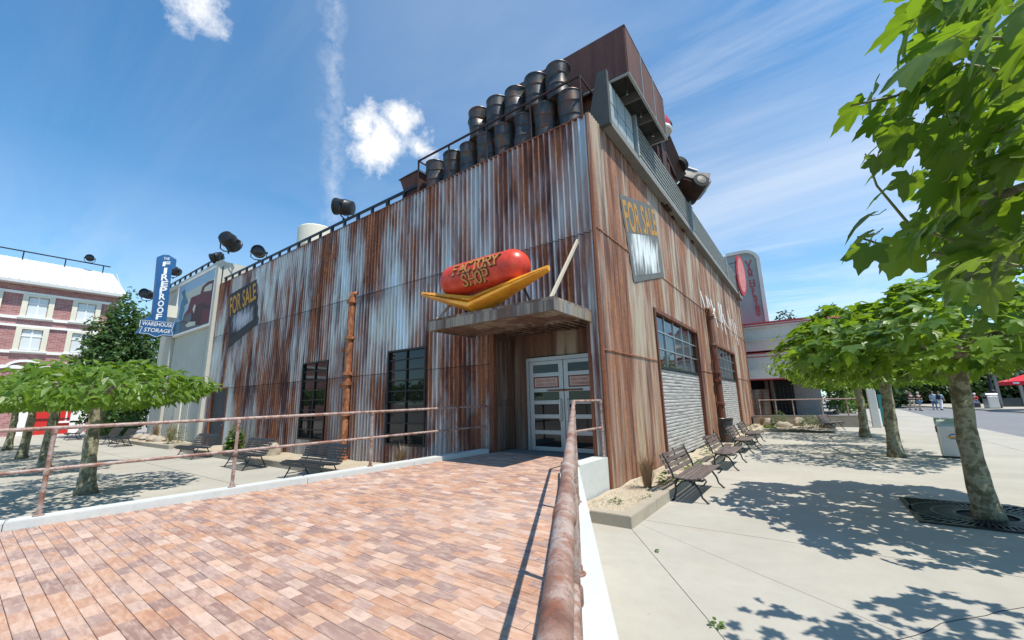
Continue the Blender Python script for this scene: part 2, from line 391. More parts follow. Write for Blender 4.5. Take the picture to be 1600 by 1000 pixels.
c = b.ramp(n1, [(.36, (.10, .085, .05)), (.47, (.17, .155, .09)), (.50, (.30, .29, .20)), (.60, (.20, .17, .11)), (.70, (.11, .085, .055))], 'LINEAR')
b.bump(b.math('ADD', n1, b.math('MULTIPLY', n2, .5)), .7, .03); M['bark'] = b.done(c, .85)
def leafmat(key, ca, cb, tr, trans=.45):
    b = NB(key); r = b.attr(); c = b.mix(r, ca, cb)
    n = b.noise(b.pos, 40, 3, .6); c = b.mix(b.math('MULTIPLY', n, .35), c, tuple(x*.6 for x in ca))
    b.done(c, .42, 0, .45)
    t = b.n('ShaderNodeBsdfTranslucent'); b.set(t.inputs[0], b.mix(r, tr, tuple(x*1.35 for x in tr)))
    mx = b.n('ShaderNodeMixShader'); mx.inputs[0].default_value = trans
    b.t.links.new(b.b.outputs[0], mx.inputs[1]); b.t.links.new(t.outputs[0], mx.inputs[2]); b.t.links.new(mx.outputs[0], b.out.inputs[0])
    M[key] = b.m
leafmat('leaf_plane', (.05, .115, .014), (.15, .25, .03), (.24, .38, .02), .40)
leafmat('leaf_near', (.03, .075, .014), (.12, .20, .025), (.23, .37, .018), .43)
leafmat('leaf_dark', (.022, .05, .014), (.05, .10, .022), (.06, .11, .015), .25)
leafmat('leaf_sage', (.10, .15, .07), (.18, .24, .11), (.15, .22, .06), .3)
leafmat('leaf_ivy', (.035, .085, .02), (.08, .16, .035), (.10, .18, .02), .3)
leafmat('grass_dry', (.22, .13, .07), (.36, .25, .14), (.25, .16, .08), .25)
leafmat('leaf_small', (.06, .14, .03), (.13, .24, .05), (.2, .3, .04), .35)
b = NB('wall_brick'); p = b.pos
br = b.n('ShaderNodeTexBrick'); b.set(br.inputs['Vector'], b.map(p, (1, 1, 1), rot=(0, radians(90), radians(90))))
mp = b.n('ShaderNodeCombineXYZ'); s3 = sep_z(b, p); b.set(mp.inputs[0], s3[1]); b.set(mp.inputs[1], s3[2]); b.set(br.inputs['Vector'], mp.outputs[0])
br.inputs['Scale'].default_value = 1; br.inputs['Brick Width'].default_value = .42; br.inputs['Row Height'].default_value = .14; br.inputs['Mortar Size'].default_value = .012
br.inputs['Color1'].default_value = (.30, .11, .11, 1); br.inputs['Color2'].default_value = (.42, .20, .19, 1); br.inputs['Mortar'].default_value = (.42, .34, .32, 1)
b.bump(br.outputs['Fac'], .4, -.01); M['wall_brick'] = b.done(br.outputs[0], .85)

# ================================================================== GROUND
def gz(y): return .013*max(0., min(y, 95.)-27.)
def sheet(name, polys_y, mat, dz, label=None, xs=None):
    "a strip sheet following the gentle rise of the ground to the north"
    mb = MB(); rows = []
    for y, x0, x1 in polys_y: rows.append(((x0, y, gz(y)+dz), (x1, y, gz(y)+dz)))
    for a, b_ in zip(rows, rows[1:]): mb.add([a[0], a[1], b_[1], b_[0]], [(0, 1, 2, 3)])
    return tag(mb.build(name, mat), kind='structure')
sheet('ground', [(-900, -900, 900), (-60, -900, 900), (27, -900, 900), (60, -900, 900), (95, -900, 900), (900, -900, 900)], M['ground'], -.03)
sheet('road', [(-40, 10.6, 60), (27, 10.6, 60), (46, 10.6, 60), (62, 10.6, 60), (72, 10.6, 60)], M['asphalt'], -.012)
# kerb and pavement on the far side of the road
k1, k2 = Vector((16.9, 42.3)), Vector((11.8, 62.)); kd = (k2-k1).normalized(); kn = Vector((-kd.y, kd.x))*-1
mb = MB()
for t0, t1 in ((-60, -15), (-15, 0), (0, 20), (20, 60)):
    a, b_ = k1+kd*t0, k1+kd*t1
    q = [a, b_, b_+kn*40, a+kn*40]
    mb.add([(v.x, v.y, gz(v.y)+.11) for v in q], [(0, 1, 2, 3)])
    mb.add([(a.x, a.y, gz(a.y)+.11), (b_.x, b_.y, gz(b_.y)+.11), (b_.x, b_.y, gz(b_.y)-.1), (a.x, a.y, gz(a.y)-.1)], [(0, 1, 2, 3)])
tag(mb.build('pavement', M['plaza']), kind='structure')

# plaza slabs with open joints
plaza = thing('plaza_paving', None, None); tag(plaza, kind='structure')
def slab(poly, inset=.010, parent=plaza, z=0., mat='plaza'):
    n = len(poly)
    if n < 3: return
    cx = sum(p[0] for p in poly)/n; cy = sum(p[1] for p in poly)/n
    q = []
    for x, y in poly:
        d = math.hypot(x-cx, y-cy) or 1
        q.append((x-(x-cx)/d*inset*1.4, y-(y-cy)/d*inset*1.4))
    mb = MB(); mb.add([(x, y, gz(y)+z) for x, y in q]+[(x, y, gz(y)+z-.04) for x, y in q],
                      [tuple(range(n))]+[(i, i+n, (i+1) % n+n, (i+1) % n) for i in range(n)])
    mb.build('slab', M[mat], parent)
def cells(xs, ys):
    return [[(a, c_), (b_, c_), (b_, d), (a, d)] for a, b_ in zip(xs, xs[1:]) for c_, d in zip(ys, ys[1:])]
def split(polys, p, q):
    n = (q[1]-p[1], p[0]-q[0]); d = n[0]*p[0]+n[1]*p[1]; out = []
    for P in polys:
        for s in (1, -1):
            R_ = clip(P, (n[0]*s, n[1]*s), d*s)
            if len(R_) > 2:
                A = abs(sum(R_[i][0]*R_[(i+1) % len(R_)][1]-R_[(i+1) % len(R_)][0]*R_[i][1] for i in range(len(R_))))/2
                if A > .05: out.append(R_)
    return out
near = [[(0, -16), (10.6, -16), (10.6, -1.4), (0, -1.4)]]
near = split(near, (1.10, -1.95), (2.75, -4.35))
lower = [P for P in near if sum(p[1] for p in P)/len(P) < -6 or True]
near = split(near, (1.10, -1.64), (2.39, -2.48))
near = split(near, (0, -6.6), (10, -6.6))
for P in near: slab(P)
for P in cells([0, 8.9, 10.6], [-1.4, 2.95, 6.8, 10.7, 14.5, 18.4, 22.3, 26.9]): slab(P)
for P in cells([6.6, 10.6], [26.9, 31, 36, 41, 46, 52]): slab(P)
for P in cells([-58, -50, -44, -38, -32, -27, -22, -17, -12, -7, 0], [-18, -12.5, -7.6, -3.7, .3]): slab(P)
# hairline crack and expansion joint weeds are real small geometry
mb = MB(); pts = [zp(x, y, .002) for x, y in ((1400, 1000), (1430, 993), (1452, 985), (1470, 974), (1500, 968), (1540, 962), (1562, 955), (1600, 949))]
for a, b_ in zip(pts, pts[1:]): mb.bar(a, b_, .0045, .003)
mb.build('crack', M['dark_void'], plaza)

# ================================================================== RAMP
def rz(x, y): return .69+.017*(min(y, 0)+.2)-.012*(x+3.15)
ramp = thing('entrance_ramp', None, None); tag(ramp, kind='structure')
LI = [(-3.15, .95), (-3.15, -.2), (-3.75, -4.48), (-4.3, -7.83), (-5.05, -12.5)]     # inner edge of left kerb
RO = [(-.03, -1.40), (1.96, -4.94), (6.21, -12.5)]                                   # outer face of right kerb
DR = Vector((RO[2][0]-RO[0][0], RO[2][1]-RO[0][1], 0)).normalized(); NR = Vector((DR.y, -DR.x, 0))  # NR points left into the ramp
if NR.x > 0: NR = -NR
CW = .34
RI = [(x+NR.x*CW, y+NR.y*CW) for x, y in RO]
floor_poly = [(-3.15, .92), (-3.15, -.2), (-3.75, -4.48), (-4.3, -7.83), (-5.05, -12.5), (RI[2][0], RI[2][1]), (RO[0][0]-CW, RI[0][1]), (RO[0][0]-CW, .92)]
mb = MB()
n = len(floor_poly); mb.add([(x, y, rz(x, y)-.02) for x, y in floor_poly]+[(x, y, -.2) for x, y in floor_poly],
                            [tuple(range(n))]+[(i, (i+1) % n, (i+1) % n+n, i+n) for i in range(n)])
bed = mb.build('bedding', M['joint_sand'], ramp)
# threshold slab of concrete at the door
mb = MB(); q = [(-3.15, .9), (-3.15, .12), (-.38, .12), (-.38, .9)]
mb.add([(x, y, rz(x, y)+.001) for x, y in q]+[(x, y, rz(x, y)-.05) for x, y in q], [(0, 1, 2, 3), (0, 4, 5, 1), (1, 5, 6, 2), (2, 6, 7, 3), (3, 7, 4, 0)])
mb.build('threshold', M['grey_concrete'], ramp)
# left kerb: white blocks
def kerb_run(path, width_dir, w_, h, zf, name, mat, parent, step=2.4, gap=.008, zb=-.1):
    P = [Vector((x, y, 0)) for x, y in path]
    for a, b_ in zip(P, P[1:]):
        L = (b_-a).length; k = max(1, round(L/step)); d = (b_-a)/L
        for i in range(k):
            p, q = a+d*(L*i/k+gap/2), a+d*(L*(i+1)/k-gap/2); wd = width_dir(d)*w_
            c4 = [p, q, q+wd, p+wd]; mb = MB(); bv = .018
            top = [Vector((v.x, v.y, zf(v.x, v.y)+h)) for v in (p, q, q, p)]
            for v, s in zip(top, c4): v.x, v.y = s.x, s.y
            ctr = sum(top, Vector())/4
            tin = [v+(ctr-v).normalized()*bv*1.4 for v in top]; side = [v-Vector((0, 0, bv)) for v in top]; bot = [Vector((v.x, v.y, zb)) for v in top]
            mb.add(tin+side+bot, [(0, 1, 2, 3)]+[(i_, (i_+1) % 4, (i_+1) % 4+4, i_+4) for i_ in range(4)]+[(i_+4, (i_+1) % 4+4, (i_+1) % 4+8, i_+8) for i_ in range(4)])
            mb.build(name, mat, parent)
def left_of(d): 
    v = Vector((d.y, -d.x, 0)); return v if v.x < 0 else -v
def right_of(d): return -left_of(d)
kerb_run(LI[1:], left_of, .24, .10, rz, 'kerb_block', M['curb_white'], ramp)
kerb_run(RO, left_of, CW, .12, rz, 'kerb_block', M['curb_white'], ramp, 3.)
mb = MB(); mb.box(RO[0][0]-CW, RO[0][0], -1.40, -.06, -.1, rz(-.2, -.7)+.118); mb.build('kerb_block', M['curb_white'], ramp)

# ---- paving bricks
BL, BW, GAP = .21, .105, .0032
def brick_poly(i, j):
    y = -.0+.12-BW*(j+1); x = -5.2+BL*i+(BL/2 if j % 2 else 0)
    return [(x+GAP/2, y+GAP/2), (x+BL-GAP/2, y+GAP/2), (x+BL-GAP/2, y+BW-GAP/2), (x+GAP/2, y+BW-GAP/2)]
edges = []
ip = [(-3.15, -.2), (-3.75, -4.48), (-4.3, -7.83), (-5.05, -12.5)]
def inside(P):
    "clip a brick to the ramp outline"
    ym = sum(p[1] for p in P)/len(P)
    for a, b_ in zip(ip, ip[1:]):
        if b_[1] <= ym <= a[1] or (a is ip[0] and ym > a[1]):
            if ym > a[1]: P = clip(P, (-1, 0), 3.15-.006)
            else:
                n_ = (-(a[1]-b_[1]), (a[0]-b_[0])); d_ = n_[0]*a[0]+n_[1]*a[1]; P = clip(P, n_, d_-.004)
            break
    if not P: return P
    if ym > RI[0][1]: P = clip(P, (1, 0), RO[0][0]-CW-.005)
    else:
        n_ = (-(RI[0][1]-RI[1][1])*-1, (RI[0][0]-RI[1][0])*-1); d_ = n_[0]*RI[0][0]+n_[1]*RI[0][1]
        P = clip(P, n_, d_-.004)
    return P
def add_brick(mb, P, dz, r, ref=None):
    n = len(P); cx = sum(p[0] for p in P)/n; cy = sum(p[1] for p in P)/n
    z = (lambda x, y: rz(x, y)) if ref is None else (lambda x, y: -.017*0)
    mb.cur = r; tv = []
    b3 = .0025
    q = [(cx+(x-cx)*(1-b3*2/BL), cy+(y-cy)*(1-b3*2/BW)) for x, y in P]
    mb.add([(x, y, rz(x, y)+dz) for x, y in q]+[(x, y, rz(x, y)+dz-b3) for x, y in P]+[(x, y, rz(x, y)-.05) for x, y in P],
           [tuple(range(n))]+[(i, (i+1) % n, (i+1) % n+n, i+n) for i in range(n)]+[(i+n, (i+1) % n+n, (i+1) % n+2*n, i+2*n) for i in range(n)])
full = []; part_b = []
for j in range(0, 98):
    for i in range(0, 48):
        P0 = brick_poly(i, j); P = inside(P0)
        if len(P) < 3: continue
        A = abs(sum(P[k][0]*P[(k+1) % len(P)][1]-P[(k+1) % len(P)][0]*P[k][1] for k in range(len(P))))/2
        if A < .0012: continue
        (full if A > .0212 else part_b).append(P)
def shows(P):
    c_ = Vector((sum(p[0] for p in P)/len(P), sum(p[1] for p in P)/len(P), 0)); c_.z = rz(c_.x, c_.y); v = c_-CAM
    f = v.dot(FW)
    if f < .3: return -1
    x, y = 800+FPX*v.dot(RT)/f, 500-FPX*v.dot(UP)/f
    return -1 if not (-15 < x < 1010 and y < 1018) else 1/f**2*(-v.normalized().z)
full.sort(key=shows, reverse=True)
single, rest = full[:300], full[300:]+part_b
var = []
for k in range(24):
    mb = MB(); P = [(-BL/2+GAP/2, -BW/2+GAP/2), (BL/2-GAP/2, -BW/2+GAP/2), (BL/2-GAP/2, BW/2-GAP/2), (-BL/2+GAP/2, BW/2-GAP/2)]
    mb.cur = (k+.5)/24; b3 = .0025; q = [(x*(1-.025), y*(1-.05)) for x, y in P]
    zz = lambda x, y: .017*y-.012*x
    mb.add([(x, y, zz(x, y)) for x, y in q]+[(x, y, zz(x, y)-b3) for x, y in P]+[(x, y, zz(x, y)-.05) for x, y in P],
           [(0, 1, 2, 3)]+[(i, (i+1) % 4, (i+1) % 4+4, i+4) for i in range(4)]+[(i+4, (i+1) % 4+4, (i+1) % 4+8, i+8) for i in range(4)])
    me = bpy.data.meshes.new('brick'); me.from_pydata(mb.v, [], mb.f); at = me.attributes.new('rnd', 'FLOAT', 'POINT'); at.data.foreach_set('value', mb.a)
    me.materials.append(M['paver']); var.append(me)
for P in single:
    cx = sum(p[0] for p in P)/4; cy = sum(p[1] for p in P)/4
    o = bpy.data.objects.new('brick', RND.choice(var)); col.objects.link(o); o.parent = ramp
    o.location = (cx, cy, rz(cx, cy)+RND.uniform(-.0015, .002)); ORG[o.name] = Vector()
mb = MB()
for P in rest: add_brick(mb, P, RND.uniform(-.0015, .002), (RND.randrange(24)+.5)/24)
tag(mb.build('brick_field', M['paver'], ramp, fix=False), kind='stuff')

# ================================================================== MAIN BUILDING
HB = 8.96; XW = -23.3; YE = 25.6
bld = thing('corrugated_building', 'tall rusty corrugated metal factory building on the street corner', 'building')
S1, S2 = 2.95, 5.87
PITCHW, AMP = .172, .042
def rect_sub(rects, hole):
    out = []
    for (a, b_, c_, d) in rects:
        x0, x1, z0, z1 = max(a, hole[0]), min(b_, hole[1]), max(c_, hole[2]), min(d, hole[3])
        if x0 >= x1 or z0 >= z1: out.append((a, b_, c_, d)); continue
        if a < x0: out.append((a, x0, c_, d))
        if x1 < b_: out.append((x1, b_, c_, d))
        if c_ < z0: out.append((x0, x1, c_, z0))
        if z1 < d: out.append((x0, x1, z1, d))
    return out
holesL = [(-13.08, -11.2, .68, 3.67), (-7.56, -5.72, .7, 3.67), (-22.7, -20.5, -1, 2.96), (-3.15, -.3, -1, 3.75)]
def corr_rect(mb, a, b_, z0, z1, y0=0., amp=AMP, pitch=PITCHW, seg=8, axis='x', sgn=1):
    k0 = math.floor(a/pitch*seg); k1 = math.ceil(b_/pitch*seg)
    xs = sorted(set([a]+[k*pitch/seg for k in range(k0, k1+1) if a < k*pitch/seg < b_]+[b_]))
    vs = []
    for x in xs:
        d = y0+sgn*amp*cos(2*pi*x/pitch)
        for z in (z0, z1): vs.append((x, d, z) if axis == 'x' else (d, x, z))
    mb.add(vs, [(2*i, 2*i+2, 2*i+3, 2*i+1) for i in range(len(xs)-1)])
SHW = PITCHW*7
x = 0.0; xs = [0.0]
while xs[-1]-SHW > XW: xs.append(xs[-1]-SHW)
xs.append(XW)
for ri, (z0, z1, yo) in enumerate(((0, S1+.03, 0.), (S1, S2+.03, -.007), (S2, HB, -.014))):
    for a, b_ in zip(xs[1:], xs):
        R_ = [(a, b_, z0, z1)]
        for h in holesL: R_ = rect_sub(R_, h)
        if not R_: continue
        mb = MB()
        dy = RND.uniform(-.003, .003)
        for r_ in R_: corr_rect(mb, r_[0], r_[1], r_[2], r_[3], yo+dy)
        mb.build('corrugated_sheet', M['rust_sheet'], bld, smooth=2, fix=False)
# dark seams under each sheet lap
for z in (S1, S2):
    mb = MB()
    for a, b_ in ((XW, -.05),):
        segs = [(a, b_)]
        if z == S1: segs = [(XW, -22.7), (-20.5, -13.1), (-11.2, -7.6), (-5.7, -3.2)]
        for s0, s1 in segs: corr_rect(mb, s0, s1, z-.012, z+.004, -.0165 if z == S2 else -.0095)
    mb.build('lap_seam', M['dark_void'], bld, fix=False)
# right wall, almost flat painted sheets
holesR = [(4.0, 9.55, -1, 4.56), (13.95, 19.5, -1, 4.46)]
ys = [0.]
while ys[-1]+1.75 < YE: ys.append(ys[-1]+1.75)
ys.append(YE)
for z0, z1, xo in ((0, S1+.12, 0.), (S1+.1, S2+.1, .006), (S2+.08, HB+.10, .012)):
    for a, b_ in zip(ys, ys[1:]):
        R_ = [(a, b_, z0, z1)]
        for h in holesR: R_ = rect_sub(R_, h)
        if not R_: continue
        mb = MB(); dx = RND.uniform(-.002, .002)
        for r_ in R_: corr_rect(mb, r_[0], r_[1], r_[2], r_[3], xo+dx, .009, .125, 6, 'y')
        mb.build('wall_sheet', M['rust_sheet_sunny'], bld, smooth=2, fix=False)
mb = MB()
for z in (S1+.1, S2+.09):
    segs = [(0, YE)] if z > 4 else [(0, 3.85), (9.7, 13.8), (19.6, YE)]
    for a, b_ in segs: mb.box(.012, .030, a, b_, z-.014, z+.012)
mb.build('seam_strip', M['orange_pipe'], bld)
# corner post and end trims
mb = MB(); mb.tube([(-.02, -.02, 0), (-.02, -.02, HB+.02)], .055, 8); mb.build('corner_trim', M['rust_trim'], bld, smooth=True)
mb = MB(); mb.box(-.02, .06, YE, YE+.09, 0, HB); mb.build('end_trim', M['orange_pipe'], bld)
# solid core behind the sheets, with the entrance recess left open
mb = MB()
mb.box(XW+.02, -3.3, .14, YE, 0, HB-.08); mb.box(-3.3, -.14, 1.06, YE, 0, HB-.08); mb.box(-3.3, -.14, .14, 1.06, 3.98, HB-.08); mb.box(-.26, -.14, .14, 1.06, 0, 3.98)
mb.build('inner_wall', M['dark_void'], bld)
mb = MB(); mb.box(XW, -.1, .06, YE, HB-.08, HB+.01); mb.build('flat_roof', M['grey_concrete'], bld)
mb = MB(); mb.box(XW, -.06, -.05, .06, HB-.01, HB+.03); mb.build('parapet_cap', M['rust_trim'], bld)

def grid_window(name, x0, x1, z0, z1, cols, rows, parent, label=None, axis='x', pos=0., glass='glass_dark', frame='black_metal', fw=.055):
    w_ = thing_part(name, parent, label)
    def bx(mb, a, b_, c_, d, e, f):
        return mb.box(a, b_, c_, d, e, f) if axis == 'x' else mb.box(pos-d+pos if False else 2*pos-d, 2*pos-c_, a, b_, e, f)
    mb = MB(); y0, y1 = pos-.05, pos+.12
    bx(mb, x0, x0+fw, y0, y1, z0, z1); bx(mb, x1-fw, x1, y0, y1, z0, z1)
    bx(mb, x0+fw, x1-fw, y0, y1, z0, z0+fw); bx(mb, x0+fw, x1-fw, y0, y1, z1-fw, z1)
    mb.build('window_frame', M[frame], w_)
    mb = MB()
    for i in range(1, cols):
        xx = x0+(x1-x0)*i/cols; bx(mb, xx-.022, xx+.022, pos-.02, pos+.08, z0+fw, z1-fw)
    for j in range(1, rows):
        zz = z0+(z1-z0)*j/rows; bx(mb, x0+fw, x1-fw, pos-.014, pos+.074, zz-.018, zz+.018)
    mb.build('muntin', M[frame], w_)
    for i in range(cols):
        for j in range(rows):
            mb = MB(); a, b_ = x0+(x1-x0)*i/cols, x0+(x1-x0)*(i+1)/cols; c_, d = z0+(z1-z0)*j/rows, z0+(z1-z0)*(j+1)/rows
            t = RND.uniform(-.004, .004)
            bx(mb, a+.01, b_-.01, pos+.03+t, pos+.038+t, c_+.01, d-.01); mb.build('pane', M[glass], w_)
    return w_
def thing_part(name, parent, label=None):
    o = bpy.data.objects.new(name, None); col.objects.link(o); o.parent = parent; ORG[o.name] = ORG[parent.name]
    if label: o['label'] = label
    return o
grid_window('window', -13.08, -11.2, .68, 3.67, 2, 8, bld)
grid_window('window', -7.56, -5.72, .7, 3.67, 2, 9, bld)
# side door at the far end
mb = MB(); mb.box(-22.62, -20.58, .1, .16, .05, 2.9); dd = mb.build('side_door', M['dark_concrete'], bld)
mb = MB(); mb.box(-22.74, -22.6, -.04, .14, 0, 3.0); mb.box(-20.6, -20.46, -.04, .14, 0, 3.0); mb.box(-22.6, -20.6, -.04, .14, 2.9, 3.0); mb.build('door_frame', M['rust_trim'], dd)
mb = MB(); mb.tube([(-20.8, .08, 1.1), (-20.8, .02, 1.1), (-20.95, .02, 1.1)], .02, 6); mb.build('door_handle', M['steel'], dd)
# shuttered openings in the sunny wall
for (a, b_, zt, zg) in ((4.0, 9.55, 4.56, 2.95), (13.95, 19.5, 4.46, 2.87)):
    so = thing_part('shutter_opening', bld)
    mb = MB(); mb.box(-.1, .07, a-.12, a, 0, zt+.12); mb.box(-.1, .07, b_, b_+.12, 0, zt+.12); mb.box(-.1, .07, a, b_, zt, zt+.12)
    mb.build('opening_frame', M['rust_trim'], so)
    k = 0; z = .12; h = .105; 
    while z+h < zg:
        mb = MB(); yy = .0
        prof = [(-.075, 0), (-.055, .02), (-.055, .07), (-.075, .098)]
        mb.add([(p_[0], yv, z+p_[1]) for p_ in prof for yv in (a, b_)], [(2*i, 2*i+1, 2*i+3, 2*i+2) for i in range(3)])
        mb.build('shutter_slat', M['shutter'], so, fix=False); z += h; k += 1
    mb = MB(); mb.box(-.09, -.08, a, b_, .05, zg); mb.build('shutter_back', M['dark_void'], so)
    mb = MB(); mb.box(-.1, -.02, a, b_, z, z+.07); mb.build('lintel', M['black_metal'], so)
    cols, rows = 5, 3; z0 = z+.07
    mb = MB()
    for i in range(1, cols): yy = a+(b_-a)*i/cols; mb.box(-.07, -.02, yy-.02, yy+.02, z0, zt)
    for j in range(1, rows): zz = z0+(zt-z0)*j/rows; mb.box(-.068, -.024, a, b_, zz-.018, zz+.018)
    mb.build('muntin', M['steel'], so)
    for i in range(cols):
        for j in range(rows):
            mb = MB(); t = RND.uniform(-.01, .01)
            y0_, y1_ = a+(b_-a)*i/cols, a+(b_-a)*(i+1)/cols; zz0, zz1 = z0+(zt-z0)*j/rows, z0+(zt-z0)*(j+1)/rows
            mb.add([(-.055+t, y0_, zz0), (-.055-t, y1_, zz0), (-.055-t*.5, y1_, zz1), (-.055, y0_, zz1)], [(0, 1, 2, 3)]); mb.build('pane', M['glass_dark'], so, fix=False)
# entrance recess: panelled side wall, back wall, ceiling, double door
rec = thing_part('entrance_recess', bld)
mb = MB(); mb.box(-3.3, -3.15, .03, 1.0, .3, 3.98); mb.build('recess_wall', M['canopy_rust'], rec)
for z0, z1 in ((.72, 1.85), (2.0, 3.6)):
    for y0, y1 in ((.12, .46), (.52, .86)):
        mb = MB(); mb.cbox(-3.155, -3.12, y0, y1, z0, z1, .008); mb.build('recess_panel', M['canopy_rust'], rec)
mb = MB(); mb.box(-3.12, -2.68, .93, 1.0, .5, 3.98); mb.box(-2.68, -.2, .93, 1.0, 3.13, 3.98); mb.build('recess_back', M['canopy_rust'], rec)
mb = MB(); mb.box(-.26, -.16, .06, 1.0, .5, 3.98); mb.build('recess_wall', M['rust_trim'], rec)
mb = MB(); mb.box(-3.2, -.2, .06, 1.0, 3.90, 3.98); mb.build('recess_ceiling', M['dark_concrete'], rec)
mb = MB(); mb.box(-3.2, -3.1, -.04, .1, .4, 3.75); mb.box(-.36, -.26, -.04, .1, .4, 3.75); mb.build('recess_jamb', M['rust_trim'], rec)
dfr = thing_part('double_door', rec)
mb = MB(); mb.box(-2.66, -2.58, .86, .93, .66, 3.1); mb.box(-.46, -.38, .86, .93, .66, 3.1); mb.box(-2.58, -.46, .86, .93, 3.0, 3.1); mb.build('door_frame', M['door_frame'], dfr)
for (a, b_) in ((-2.57, -1.53), (-1.51, -.47)):
    lf = MB(); z0, z1 = .69, 2.99
    lf.box(a, a+.13, .87, .92, z0, z1); lf.box(b_-.13, b_, .87, .92, z0, z1)
    edges_z = [z0, z0+.12, 1.10, 1.17, 1.52, 1.60, 1.88, 1.96, 2.24, 2.32, 2.62, 2.70, 2.89, z1]
    zs = [(z0, z0+.10), (1.10, 1.20), (1.50, 1.60), (1.86, 1.96), (2.18, 2.28), (2.58, 2.68), (2.90, z1)]
    for c_, d in zs: lf.box(a+.13, b_-.13, .872, .918, c_, d)
    leaf = lf.build('door_leaf', M['door_frame'], dfr)
    for k, ((_, c_), (d, _)) in enumerate(zip(zs, zs[1:])):
        mb = MB(); mb.box(a+.13, b_-.13, .89, .9, c_, d); mb.build('pane', M['pale_panel'] if False else M['glass_dark'], dfr)
    mb = MB(); mb.box(a+.14, b_-.14, .872, .886, 2.29, 2.57); po = mb.build('notice', M['poster_edge'], dfr)
    mb = MB(); mb.box(a+.17, b_-.17, .866, .871, 2.315, 2.545); mb.build('notice_sheet', M['poster'], dfr)
    hx = b_-.10 if a < -2 else a+.1
    mb = MB(); mb.tube([(hx, .87, 1.45), (hx, .80, 1.45), (hx, .80, 1.98), (hx, .87, 1.98)], .017, 8); mb.build('pull_handle', M['steel'], dfr)
mb = MB(); mb.bar((-2.0, .84, 2.215), (-1.0, .84, 2.215), .03, .04); mb.build('push_bar', M['rust_trim'], dfr)

# canopy slab over the entrance
can = thing_part('entrance_canopy', bld)
CX0, CX1, CY = -3.75, -.2, -1.75
mb = MB(); mb.box(CX0, CX1, CY, -.05, 3.90, 3.955); mb.build('canopy_top', M['canopy_rust'], can)
mb = MB(); mb.box(CX0, CX1, CY, CY+.07, 3.68, 3.90); mb.build('fascia', M['fascia_rust'], can)
mb = MB(); mb.box(CX0, CX0+.07, CY+.07, -.05, 3.68, 3.90); mb.build('fascia', M['fascia_rust'], can)
mb = MB(); mb.box(CX1-.07, CX1, CY+.07, -.05, 3.68, 3.90); mb.build('fascia', M['fascia_rust'], can)
mb = MB(); mb.box(CX0+.07, CX1-.07, CY+.07, -.55, 3.70, 3.72); mb.build('soffit', M['canopy_rust'], can)
mb = MB(); mb.box(CX0+.07, CX1-.07, -.62, -.55, 3.665, 3.70); mb.box(-2.35, -2.29, CY+.07, -.62, 3.688, 3.70); mb.build('soffit_batten', M['canopy_rust'], can)
for i in range(17):
    xx = CX0+.2+i*.2; mb = MB(); mb.bar((xx, -.55, 3.75), (xx+.08, .85, 3.75), .09, .03); mb.build('soffit_slat', M['canopy_rust'], can)
for a, b_ in (((-.36, -1.62, 3.93), (-.46, -.03, 5.72)), ((-3.62, -1.62, 3.93), (-3.4, -.03, 5.72))):
    mb = MB(); mb.bar(a, b_, .05, .07); mb.build('strut', M['wood_strut'], can)

# drain pipes on the walls
def wall_pipe(name, P, axis, r, label, mat='orange_pipe'):
    t = thing(name, label, 'pipe', P[0]); mb = MB(); mb.tube(P, r, 12); mb.build('pipe_run', M[mat], t, smooth=True)
    p0, p1 = Vector(P[0]), Vector(P[-1])
    for f in (.03, .28, .46, .52, .74, .97):
        c_ = p0.lerp(p1, f); mb = MB(); mb.lathe(c_, [(r*1.1, -.06), (r*1.5, -.05), (r*1.5, .05), (r*1.1, .06)], 12); mb.build('pipe_collar', M[mat], t, smooth=True)
    return t
P = [(-9.62, -.17, .0), (-9.62, -.17, 1.5), (-9.62, -.17, 5.85)]
t = wall_pipe('drain_pipe', P, 'x', .115, 'thick orange rusty drain pipe up the shaded wall between two windows')
for z in (2.62, 3.9):
    mb = MB(); mb.tube([(-9.62, -.17, z), (-9.86, -.2, z), (-9.9, -.2, z)], [.07, .07, .085], 10); mb.build('pipe_stub', M['orange_pipe'], t, smooth=True)
mb = MB(); mb.tube([(-9.62, -.17, 5.8), (-9.62, -.16, 5.95), (-9.55, .03, 6.03)], .09, 10); mb.build('pipe_elbow', M['orange_pipe'], t, smooth=True)
P = [(.17, 12.3, .0), (.17, 12.3, 2.), (.17, 12.3, 5.9)]
t = wall_pipe('drain_pipe', P, 'y', .13, 'brown rusty drain pipe between the two roller shutters', 'rust_trim')
for z in (2.7, 3.75):
    mb = MB(); mb.tube([(.17, 12.3, z), (.22, 12.02, z), (.22, 11.95, z)], [.07, .07, .09], 10); mb.build('pipe_stub', M['rust_trim'], t, smooth=True)
mb = MB(); mb.tube([(.17, 12.3, 5.85), (.16, 12.25, 6.02), (-.03, 12.2, 6.1)], .11, 10); mb.build('pipe_elbow', M['rust_trim'], t, smooth=True)

